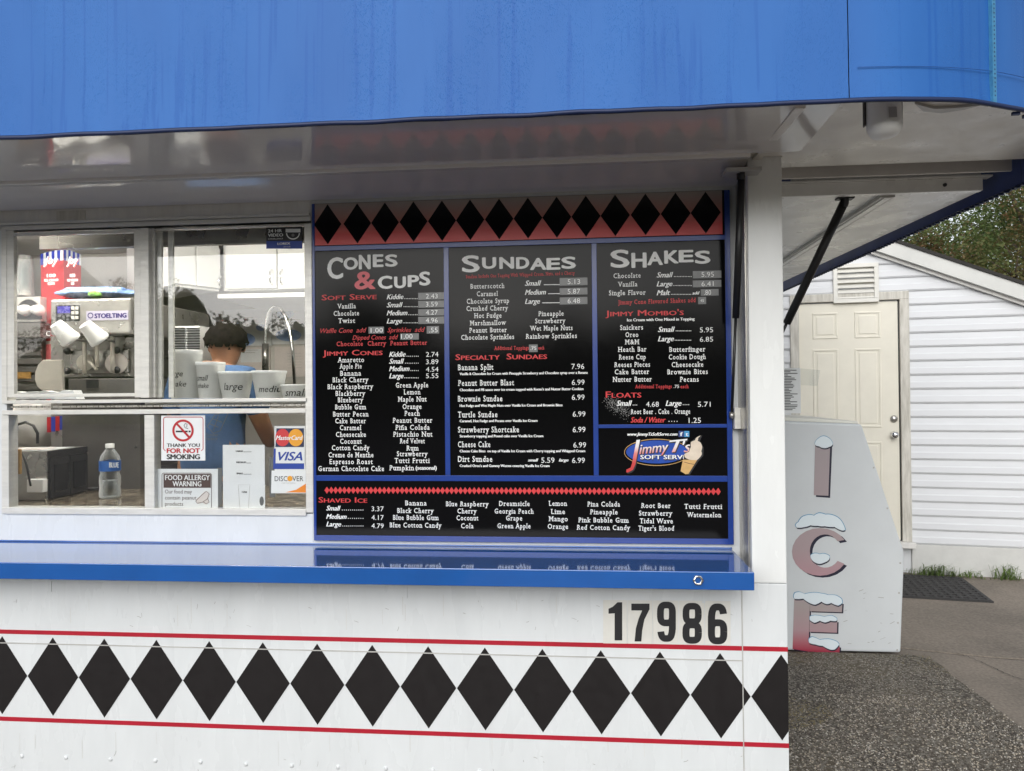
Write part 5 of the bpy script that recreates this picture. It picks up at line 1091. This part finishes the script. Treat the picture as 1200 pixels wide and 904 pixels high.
for u, v in ((82, 412), (82, 435), (139.5, 411), (139.5, 434)): MB().lathe([(.0001, .03), (.014, .028), (.018, .018), (.012, .008), (.006, 0)], onY(u, v, dY), 12, axis=(0, -1, 0)).build('hand_screw', 'dark_metal', sm_)
MB().tube([onY(102, 421, dY-.02), onY(113, 433, dY-.03)], .008, 10).build('draw_handle', 'cream_plastic', sm_)
# foam cups on the machine's holders
for i, (u0, v0, u1, v1) in enumerate(((65.3, 379.3, 83.9, 399.8), (99.1, 380, 117.7, 399.8))):
    rimc = onY(u1, v1, SY-.10); nar = onY(u0, v0, SY-.155); ax = nar-rimc; h = ax.length; t = thing('foam_cup', ['white foam cup tilted on the soft serve machine under its keypad', 'white foam cup tilted on the soft serve machine under its name plate'][i], 'cup', rimc, group=None)
    MB().lathe([(.043, 0), (.045, .002), (.045, .016), (.042, .019), (.0285, h-.003), (.026, h), (.024, h-.004), (.0001, h-.004)], rimc, 32, axis=ax).build('cup_wall', 'foam', t)
    MB().lathe([(.0001, .008), (.0415, .008)], rimc, 32, axis=ax).build('cup_inside', 'foam', t)
    MB().tube([rimc+ax*.15, rimc+Vector((.0, .10, .005))], .006, 8).build('cup_holder', 'steel', sm_)
# blue bag on the machine
hz = onY(110, 349, SY).z
bb_ = thing('folded_bag', 'blue and white folded plastic bag lying on the soft serve machine', 'bag', onY(115, 349, .95))
blob('bag_body', 115, 343.5, 46, 6.5, .95, .10, 'bag_blue', bb_, 5, .25); blob('bag_patch', 112, 345, 8, 4, .86, .03, 'bag_green', bb_, 8, .2)
# carton of cones with striped top, two faces
ca, cb, cc = onY(48, 356, 1.18), onY(74.5, 356, 1.05), onY(95, 356, 1.22)
jb = thing('cone_carton', 'tall red cone carton with blue and white striped top beside the machine', 'carton', (cb.x, cb.y, onY(74, 422, 1.05).z))
zlo, zhi = onY(74, 470, 1.05).z, onY(74, 291, 1.05).z; zst = onY(74, 305, 1.05).z
def face(a, b_, z0, z1, off, m, name):
    d = Vector((b_.x-a.x, b_.y-a.y, 0)).normalized(); n_ = Vector((d.y, -d.x, 0)); A, B = a+n_*off, b_+n_*off
    return MB().add([(A.x, A.y, z0), (B.x, B.y, z0), (B.x, B.y, z1), (A.x, A.y, z1)], [[0, 1, 2, 3]]).build(name, m, jb)
dd = ca+cc-cb
MB().slab([(ca.x, ca.y), (cb.x, cb.y), (cc.x, cc.y), (dd.x, dd.y)], zlo, zhi).build('carton_box', 'joy_red', jb)
for a, b_ in ((ca, cb), (cb, cc)):
    face(a, b_, zst, zhi, .001, 'paper', 'stripe_field')
    for k in range(4): face(a.lerp(b_, k/4), a.lerp(b_, k/4+.13), zst, zhi, .002, 'joy_blue', 'stripe')
    face(a.lerp(b_, .0), b_, onY(74, 422, 1.05).z, onY(74, 398, 1.05).z, .001, 'paper_warm', 'picture_field')
    face(a.lerp(b_, .05), a.lerp(b_, .5), onY(74, 420, 1.05).z, onY(74, 402, 1.05).z, .002, 'text_pink', 'picture_patch'); face(a.lerp(b_, .6), a.lerp(b_, .95), onY(74, 420, 1.05).z, onY(74, 405, 1.05).z, .002, 'wax_cone', 'picture_patch')
def wface(t, u0, u1, v, h, yy, m, st=''): return write(t, u0, u1, v, h, yy, m, jb, st)
for (u0, u1, yy) in ((51, 69, 1.045), (78, 92, 1.045)):
    wface('Joy', u0+1, u1, 306, 9, yy-.03, 'text_red', 'iB'); wface('Joy', u0, u1-1, 305, 9, yy-.04, 'paper', 'ib'); wface('100', u0+4, u1-4, 323, 4, yy-.03, 'paper', 'b'); wface('ICE CREAM', u0+1, u1-1, 328.5, 3, yy-.03, 'paper', 'b'); wface('CUPS', u0+5, u1-5, 332.5, 3, yy-.03, 'paper', 'b')
wface('C', 54, 59, 391, 6, 1.0, 'paper', 'b')
# stack of clear cups on a grey dispenser
dp = thing('cup_dispenser', 'grey box dispenser with dark arch carrying a stack of clear cups', 'dispenser', onY(30, 400, 1.1))
fbox(8, 347.5, 47, 378, 1.1, 1.5).build('box', 'trim_grey', dp, bevel=.004)
poly(arc(33, 374, 16, 23, 180, 360, 16), 1.094, .004).build('dark_arch', 'dark_metal', dp)
for u in (31, 46.5): MB().lathe([(.0001, .05), (.02, .045), (.028, .02), (.03, 0)], onY(u, 364, 1.093), 20, axis=(0, -1, 0)).build('cup_end', 'foam', dp)
fbox(8, 378.2, 47, 396, 1.05, 1.5).build('lower_box', 'dark_inside', dp)
q = onY(30, 347.3, 1.25); st_ = thing('clear_cup_stack', 'tall stack of clear plastic cups upside down on the grey dispenser', 'cups', q)
for i in range(11):
    z = i*.0135; MB().lathe([(.046-i*.0006, z), (.044-i*.0006, z+.004), (.031, z+.085), (.0001, z+.085)], q, 20).build('cup', 'clear_plastic', st_)
MB().lathe([(.04, 0), (.026, .20), (.0001, .2)], q, 20).build('inner_cups', 'paper_warm', st_); st_.children[-1].scale = (.9, .9, 1)
tag(MB().lathe([(.0001, 0), (.16, 0), (.16, .03), (.0001, .03)], onY(-21, 315, 1.2), 32, axis=(0, -1, 0)).build('fan_disc', 'dark_metal'), 'black round fan edge beside the clear cups', 'fan')
# dark slatted cabinet below, cream cutting board, napkins
dk = thing('slatted_cabinet', 'dark grey slatted cabinet left of the cream board', 'cabinet', onY(30, 480, 1.15))
fbox(5, 396.3, 49, 500, 1.12, 1.5).build('case', 'dark_inside', dk)
for i in range(6): fbox(6, 400+i*10, 48, 407.5+i*10, 1.108, 1.119).build('slat', 'dark_inside', dk, bevel=.002)
fbox(19, 436, 36, 444, 1.104, 1.1075).build('wood_tag', 'brass_wood', dk)
pts = [(72, 421.8)] + [(73, 458)] + [(48, 457.5), (43, 453), (40.5, 445), (41, 436), (44.5, 427), (50, 422)]
cbd = poly(pts, .66, .02).build('cutting_board', 'cream_plastic', bevel=.004); tag(cbd, 'cream rounded cutting board standing in front of the red carton', 'cutting board')
nap = MB(); rr = random.Random(11); P0 = []
for i in range(13): P0.append((16+i*5.8, 459.5+rr.uniform(-2.4, 1.6)))
poly(P0+[(90, 468), (16, 468)], .34, .05, nap); tag(nap.build('napkins', 'paper'), 'crumpled white napkins along the foot of the sliding window', 'napkins')
# pale inner walls
MB().box((-4.2, 1.75, .5), (onY(172, 400, 1.75).x, 1.78, 2.468)).build('partition', 'wall_inside', trailer)
# lintel of steel behind the upper glass
MB().box((wl, .33, onY(250, 286.5, .33).z), (wr+.4, .36, 2.468)).build('lintel', 'steel', trailer)
# wall cabinets
wc = thing('wall_cabinet', 'white wall cupboards with chrome bow handles over the sink', 'cabinet', onY(300, 350, 1.6))
zc0 = onY(300, 349, 1.6).z
fbox(262, 281, 420, 341, 1.6, 2.3).build('case', 'cabinet', wc)
fbox(255, 341.2, 420, 350, 1.585, 2.3).build('light_rail', 'cabinet', wc)
def handle(u, v0, v1, Y, par): q0, q1 = onY(u, v0, Y), onY(u, v1, Y); n_ = Vector((0, -.03, 0)); MB().tube([q0, q0.lerp(q1, .2)+n_*.8, q0.lerp(q1, .5)+n_, q0.lerp(q1, .8)+n_*.8, q1], .006, 8).build('handle', 'chrome', par)
for u0, u1, hu in ((264, 323.5, 318.5), (325.5, 385, 330.5)): d = fbox(u0, 283, u1, 339, 1.575, 1.599).build('door', 'cabinet', wc, bevel=.004); handle(hu, 316, 334, 1.574, d)
ca_, cb_ = onY(198, 336, 1.32), onY(257, 341, 1.58)
def aslant(a, b_, z0, z1, th, m, nm, par):
    d = Vector((b_.x-a.x, b_.y-a.y, 0)).normalized(); n_ = Vector((-d.y, d.x, 0))*th; return MB().slab([(a.x, a.y), (b_.x, b_.y), (b_.x+n_.x, b_.y+n_.y), (a.x+n_.x, a.y+n_.y)], z0, z1).build(nm, m, par, bevel=.003)
wa = thing('corner_cabinet', 'white angled corner cupboard with one bow handle behind the sliding sash', 'cabinet', ca_)
aslant(ca_, cb_, onY(198, 333, 1.32).z-.01, 2.46, .45, 'cabinet', 'case', wa)
nn = Vector((cb_.x-ca_.x, cb_.y-ca_.y, 0)).normalized(); off = Vector((nn.y, -nn.x, 0))*.021
for f0, f1 in ((.02, .48), (.5, .98)): A, B = ca_.lerp(cb_, f0)+off, ca_.lerp(cb_, f1)+off; d = aslant(A, B, onY(198, 333, 1.32).z+.005, 2.44, .018, 'cabinet', 'door', wa)
handle(203.5, 309, 329, 1.30, wa); handle(259.3, 324, 336, 1.55, wa)
# prints and certificates on the rear wall
def sheet_on(name, label, box, m, marks=()):
    t = thing(name, label, 'poster', onY((box[0]+box[2])/2, box[3], 2.33)); fbox(*box, 2.335, 2.348).build('sheet', m, t)
    for k, (kind, *a) in enumerate(marks):
        if kind == 'e': poly(ell(*a[:4]), 2.332-.001*k, .001).build('print_mark', a[4], t)
        else: fbox(*a[:4], 2.333, 2.3345).build('print_line', a[4], t)
sheet_on('cup_poster', 'white and blue carton print on the rear wall beside the tall faucet', (262, 362, 318, 406), 'paper', (('e', 284, 398, 15, 8, 'bag_blue'), ('e', 303, 376, 5, 3, 'trim_grey'), ('e', 306, 384, 6, 4, 'bag_blue'), ('l', 284, 372, 297, 373, 'trim_grey')))
sheet_on('cup_poster', 'white and blue carton print on the rear wall behind the curved hose', (319, 362, 360, 404), 'paper', (('e', 334, 368, 10, 6, 'bag_blue'), ('e', 338, 393, 15, 7, 'bag_blue'), ('l', 338, 374, 352, 375, 'trim_grey'), ('l', 338, 378, 350, 379, 'trim_grey')))
sheet_on('certificate', 'pinkish framed certificate on the rear wall left of the faucet', (268, 407, 316, 440), 'paper_warm', (('l', 282, 409, 306, 425, 'paper'), ('l', 284, 410, 287, 414, 'grass'), ('l', 288, 410, 302, 411, 'trim_grey'), ('l', 288, 413, 299, 414, 'trim_grey')))
sheet_on('certificate', 'pinkish printed certificate on the rear wall right of the faucet', (322, 406, 362, 442), 'paper_warm', tuple(('l', 337, 414+i*3.4, 353, 414.6+i*3.4, 'trim_grey') for i in range(6)))
fa = thing('spray_faucet', 'tall chrome gooseneck spray faucet in front of the certificates', 'faucet', onY(312, 470, 1.9))
P = [onY(u, v, 1.9) for u, v in ((311, 445), (311, 402), (311.5, 385), (313, 372), (316, 363), (321, 359), (328, 360), (334, 369), (339, 385), (343, 410), (345.5, 450))]
MB().tube(P, .011, 10).build('hose_arch', 'chrome', fa); MB().tube([onY(311, 434, 1.88), onY(311, 403, 1.88)], .02, 12).build('spray_grip', 'steel', fa)
vg = thing('vent_box', 'white slatted vent grille behind the tall tub', 'vent', onY(217, 420, 1.0))
fbox(200.5, 382, 234, 440, 1.02, 1.3).build('case', 'plastic_white', vg)
for i in range(9): fbox(201.5, 384.2+i*3, 216, 385.6+i*3, 1.008, 1.0195).build('slot', 'dark_metal', vg); fbox(218, 384.2+i*3, 233, 385.6+i*3, 1.008, 1.0195).build('slot', 'dark_metal', vg)
tag(fbox(186, 374, 199.5, 420, 1.25, 1.5).build('black_speaker', 'dark_inside', bevel=.004), 'dark grey appliance seen between the sash bars', 'appliance')

# ================================================================== PERSON at work inside
HY = .92
hc = onY(256, 409, HY); pb_ = onY(240, 470, HY); fx = hc.x-.03
per = thing('person', 'person in a blue printed T-shirt, short dark hair, turned away behind the tubs', 'person', (fx, HY, .50))
def skinned(name, verts, edges, m, parent, sub=2):
    me = bpy.data.meshes.new(name); me.from_pydata([Vector(v[0]) for v in verts], edges, []); o = bpy.data.objects.new(name, me); col.objects.link(o)
    sk = o.modifiers.new('skin', 'SKIN'); sk.use_smooth_shade = True
    for i, v in enumerate(verts): r = v[1]; me.skin_vertices[0].data[i].radius = (r, r) if not isinstance(r, tuple) else r; me.skin_vertices[0].data[i].use_root = (i == 0)
    ss = o.modifiers.new('sub', 'SUBSURF'); ss.levels = sub; ss.render_levels = sub
    dg = bpy.context.evaluated_depsgraph_get(); me2 = bpy.data.meshes.new_from_object(o.evaluated_get(dg)); bpy.data.objects.remove(o); me2.name = name
    for p_ in me2.polygons: p_.use_smooth = True
    me2.materials.clear(); me2.materials.append(MATS[m]); o2 = bpy.data.objects.new(name, me2); col.objects.link(o2); o2.parent = parent; return o2
hz_ = hc.z-.50
# facing +Y (away), head a little bowed; hands working at waist height
V = [((0, 0, .78), .13), ((0, .0, .98), .12), ((0, .02, 1.14), .13), ((0, .03, 1.22), .075), ((.02, .06, hz_-.10), .052), ((.025, .075, hz_-.03), .075), ((.028, .085, hz_+.03), .088), ((.028, .085, hz_+.085), .06),
     ((.16, .01, 1.17), .065), ((.215, .05, .98), .046), ((.20, .20, .86), .038), ((.14, .33, .88), .028), ((.12, .39, .885), .03),
     ((-.16, .01, 1.17), .065), ((-.215, .05, .98), .046), ((-.20, .20, .86), .038), ((-.14, .33, .88), .028), ((-.12, .39, .885), .03),
     ((.09, 0, .70), .10), ((.10, .01, .42), .065), ((.10, -.01, .08), .045), ((.11, .10, .035), .035), ((-.09, 0, .70), .10), ((-.10, .01, .42), .065), ((-.10, -.01, .08), .045), ((-.11, .10, .035), .035)]
for s_, b0 in ((1, 12), (-1, 17)):
    pass
E_ = [(0, 1), (1, 2), (2, 3), (3, 4), (4, 5), (5, 6), (6, 7), (2, 8), (8, 9), (9, 10), (10, 11), (11, 12), (2, 13), (13, 14), (14, 15), (15, 16), (16, 17), (0, 18), (18, 19), (19, 20), (20, 21), (0, 22), (22, 23), (23, 24), (24, 25)]
k = len(V)
for base, sx in ((12, 1), (17, -1)):          # five fingers each
    bx, by, bz = V[base][0]
    for j, (ox, ln) in enumerate(((-.028, .035), (-.015, .052), (-.002, .058), (.011, .05), (.023, .04))):
        V += [((bx+ox, by+.03, bz), .009), ((bx+ox*1.15, by+.03+ln*.6, bz-.012), .008), ((bx+ox*1.2, by+.03+ln, bz-.032), .007)]; E_ += [(base, k), (k, k+1), (k+1, k+2)]; k += 3
bodyo = skinned('body', V, E_, 'skin', per)
skinned('shirt', [((0, 0, .64), .175), ((0, 0, .88), .155), ((0, .01, 1.04), .155), ((0, .02, 1.17), .13), ((0, .03, 1.235), .082), ((.155, .012, 1.172), .083), ((.225, .05, 1.0), .072), ((-.155, .012, 1.172), .083), ((-.225, .05, 1.0), .072)], [(0, 1), (1, 2), (2, 3), (3, 4), (3, 5), (5, 6), (3, 7), (7, 8)], 'shirt_blue', per)
skinned('trousers', [((0, 0, .78), .14), ((.09, 0, .68), .115), ((.10, .01, .42), .085), ((.10, -.01, .07), .07), ((-.09, 0, .68), .115), ((-.10, .01, .42), .085), ((-.10, -.01, .07), .07)], [(0, 1), (1, 2), (2, 3), (0, 4), (4, 5), (5, 6)], 'trousers', per)
hcw = Vector((fx+.028, HY+.085, hc.z+.025))
for s_ in (-1, 1): MB().lathe([(.0001, .010), (.010, .010), (.017, .006), (.019, 0)], hcw+Vector((s_*.082, .0, -.02)), 14, axis=(s_, -.25, 0)).build('ear', 'skin', per)
MB().lathe([(.0001, .03), (.008, .024), (.014, .004)], hcw+Vector((0, .085, -.03)), 10, axis=(0, 1, -.3)).build('nose', 'skin', per)
for s_ in (-1, 1): MB().lathe([(.0001, .006), (.009, .003), (.011, 0)], hcw+Vector((s_*.03, .078, -.005)), 10, axis=(0, 1, 0)).build('eye', 'paper', per)
MB().box(hcw+Vector((-.022, .074, -.072)), hcw+Vector((.022, .080, -.064))).build('mouth', 'text_pink', per)
bm = bmesh.new(); bmesh.ops.create_icosphere(bm, subdivisions=4, radius=1); mb = MB()      # cropped hair as a lumpy cap
mp = []; vs = []
for v in bm.verts: n_ = 1+.09*noise.noise(v.co*5)+.07*noise.noise(v.co*15); vs.append(hcw+Vector((v.co.x*.098*n_, v.co.y*.112*n_, v.co.z*.108*n_+.012)))
mb.add(vs, [[q.index for q in f.verts] for f in bm.faces if f.calc_center_median().z > -.22+.30*max(0, f.calc_center_median().y)+.22*noise.noise(f.calc_center_median()*7)], 0, True); bm.free(); mb.build('hair', 'hair', per)
# print on the back of the shirt
yb_ = HY-.165
pm_ = MB()
for ps_ in (((243, 500), (252, 486), (268, 483), (258, 505), (250, 508), (243, 500)), ((246, 497), (256, 501)), ((249, 491), (260, 495)), ((250, 505), (256, 487))): stroke(ps_, .9, yb_, pm_)
pm_.build('shirt_print', 'sticker_grey', per); write('Summer', 241, 256, 509.5, 4, yb_, 'sticker_grey', per, 'i', name='shirt_print'); write('Factory', 241, 255, 514, 4, yb_, 'sticker_grey', per, 'i', name='shirt_print')

# ================================================================== TREES
def tree(name, label, x, y, h, rx, seed, leafm, n, group, trunk_r=.16, leaf=.085, parent_col=None, flat=1.0):
    rr = random.Random(seed); t = thing(name, label, 'tree', (x, y, -.05), group=group)
    tb = MB(); top = Vector((rr.uniform(-.3, .3), rr.uniform(-.3, .3), h*.62)); pts = [Vector((0, 0, 0)), Vector((rr.uniform(-.1, .1), 0, h*.2)), Vector((rr.uniform(-.2, .2), rr.uniform(-.2, .2), h*.42)), top]
    tb.tube(pts, [trunk_r, trunk_r*.8, trunk_r*.6, trunk_r*.3], 9); tips = []
    for i in range(16):
        f = rr.uniform(.3, 1); b0 = pts[1].lerp(top, f); a = rr.uniform(0, 6.28); e = b0+Vector((math.cos(a)*rx*rr.uniform(.5, .95), math.sin(a)*rx*rr.uniform(.5, .95), h*rr.uniform(.05, .33))); m_ = b0.lerp(e, .5)+Vector((0, 0, .15))
        tb.tube([b0, m_, e], [trunk_r*.32, trunk_r*.2, trunk_r*.06], 6); tips += [e, m_.lerp(e, .5)]
        for j in range(3): e2 = m_.lerp(e, rr.random())+Vector((rr.uniform(-1, 1), rr.uniform(-1, 1), rr.uniform(-.2, .8)))*rx*.35; tb.tube([m_.lerp(e, .3), e2], [trunk_r*.12, trunk_r*.03], 5); tips.append(e2)
    tips.append(top+Vector((0, 0, h*.3)))
    tb.build('trunk', 'bark', t, local=True)
    vs = []; fs = []
    cl_ = [(q+Vector((rr.gauss(0, .25), rr.gauss(0, .25), rr.gauss(0, .2)))*1.0, rr.uniform(.35, .85)*rx*.42) for q in tips]
    for i in range(n):
        c_, r = cl_[rr.randrange(len(cl_))]; d = Vector((rr.gauss(0, 1), rr.gauss(0, 1), rr.gauss(0, 1))); d = d.normalized()*r*(rr.random()**.45); d.z *= .75
        p_ = c_+d; nrm = Vector((rr.gauss(0, 1), rr.gauss(0, 1), rr.gauss(1.4, .8))).normalized(); a = nrm.orthogonal().normalized(); a.rotate(Matrix.Rotation(rr.uniform(0, 6.28), 3, nrm)); b_ = nrm.cross(a); s_ = leaf*rr.uniform(.55, 1.2)
        k = len(vs); vs += [p_-a*s_*.5, p_+b_*s_*.28, p_+a*s_*.5, p_-b_*s_*.28]; fs.append((k, k+1, k+2, k+3))
    me = bpy.data.meshes.new('crown'); me.from_pydata(vs, [], fs); me.materials.append(MATS[leafm]); o = bpy.data.objects.new('crown', me); col.objects.link(o); o.parent = t
    return t
G = 'trees behind the shed'
tree('tree', 'dense green tree rising behind the shed roof ridge', 5.5, 11.6, 6.2, 2.0, 1, 'leaf_green', 30000, G, leaf=.065)
tree('tree', 'russet autumn tree standing low behind the shed roof', 6.7, 9.9, 4.7, 1.7, 2, 'leaf_autumn', 26000, G, leaf=.06)
tree('tree', 'tall green tree with bare grey limb right of the russet tree', 8.0, 10.9, 6.6, 2.2, 3, 'leaf_green', 32000, G, leaf=.065)
tree('tree', 'yellowing tree at the far right behind the shed roof', 9.3, 11.8, 6.9, 2.2, 4, 'leaf_green', 34000, G, leaf=.065)
tree('tree', 'distant green tree filling the gap behind the ridge tree', 8.0, 16.5, 7.2, 3.0, 6, 'leaf_green', 16000, G, leaf=.10)
tree('tree', 'distant dark green tree behind the yellowing tree', 12.6, 18.0, 9.0, 3.6, 8, 'leaf_green', 16000, G, leaf=.11)
# wood across the road behind the viewer: mirrored by the board and the panes
vs = []; fs = []; rr = random.Random(21)
def wood_top(x): return 5.2+3.6*noise.noise((x*.13, 3, 0))+2.2*noise.noise((x*.5, 8, 0))+.9*noise.noise((x*1.6, 2, 0))+2.4*math.exp(-((x+21)/6)**2)
nc, nr_ = 300, 16
for i in range(nc+1):
    x = -60+120*i/nc
    for j in range(nr_+1): z = wood_top(x)*.97*j/nr_; vs.append(Vector((x+.3*noise.noise((z, x, 4)), -37+1.6*noise.noise((x*.35, z*.5, 0))+.7*noise.noise((x*1.1, z*1.3, 5))-1.2*(j/nr_)**2, z)))
for i in range(nc):
    for j in range(nr_): a = i*(nr_+1)+j; fs.append((a+nr_+1, a, a+1, a+nr_+2))
for i in range(34000):
    x = rr.uniform(-60, 60); z = wood_top(x)*(1.02-rr.random()**1.2); y = -35.6-1.2*(z/7)**2+1.6*noise.noise((x*.35, z*.5, 0))+rr.uniform(-.5, .5); s_ = rr.uniform(.12, .3)
    nrm = Vector((rr.gauss(0, 1), rr.gauss(0, 1)+.6, rr.gauss(.3, 1))).normalized(); aa = nrm.orthogonal().normalized(); aa.rotate(Matrix.Rotation(rr.uniform(0, 6.28), 3, nrm)); bb2 = nrm.cross(aa); p_ = Vector((x, y, z)); k = len(vs)
    vs += [p_-aa*s_*.5, p_+bb2*s_*.35, p_+aa*s_*.5, p_-bb2*s_*.35]; fs.append((k, k+1, k+2, k+3))
me = bpy.data.meshes.new('tree_line'); me.from_pydata(vs, [], fs); me.materials.append(MATS['leaf_green']); o = bpy.data.objects.new('tree_line', me); col.objects.link(o); tag(o, 'far wood across the road facing the trailer', 'wood', kind='stuff')
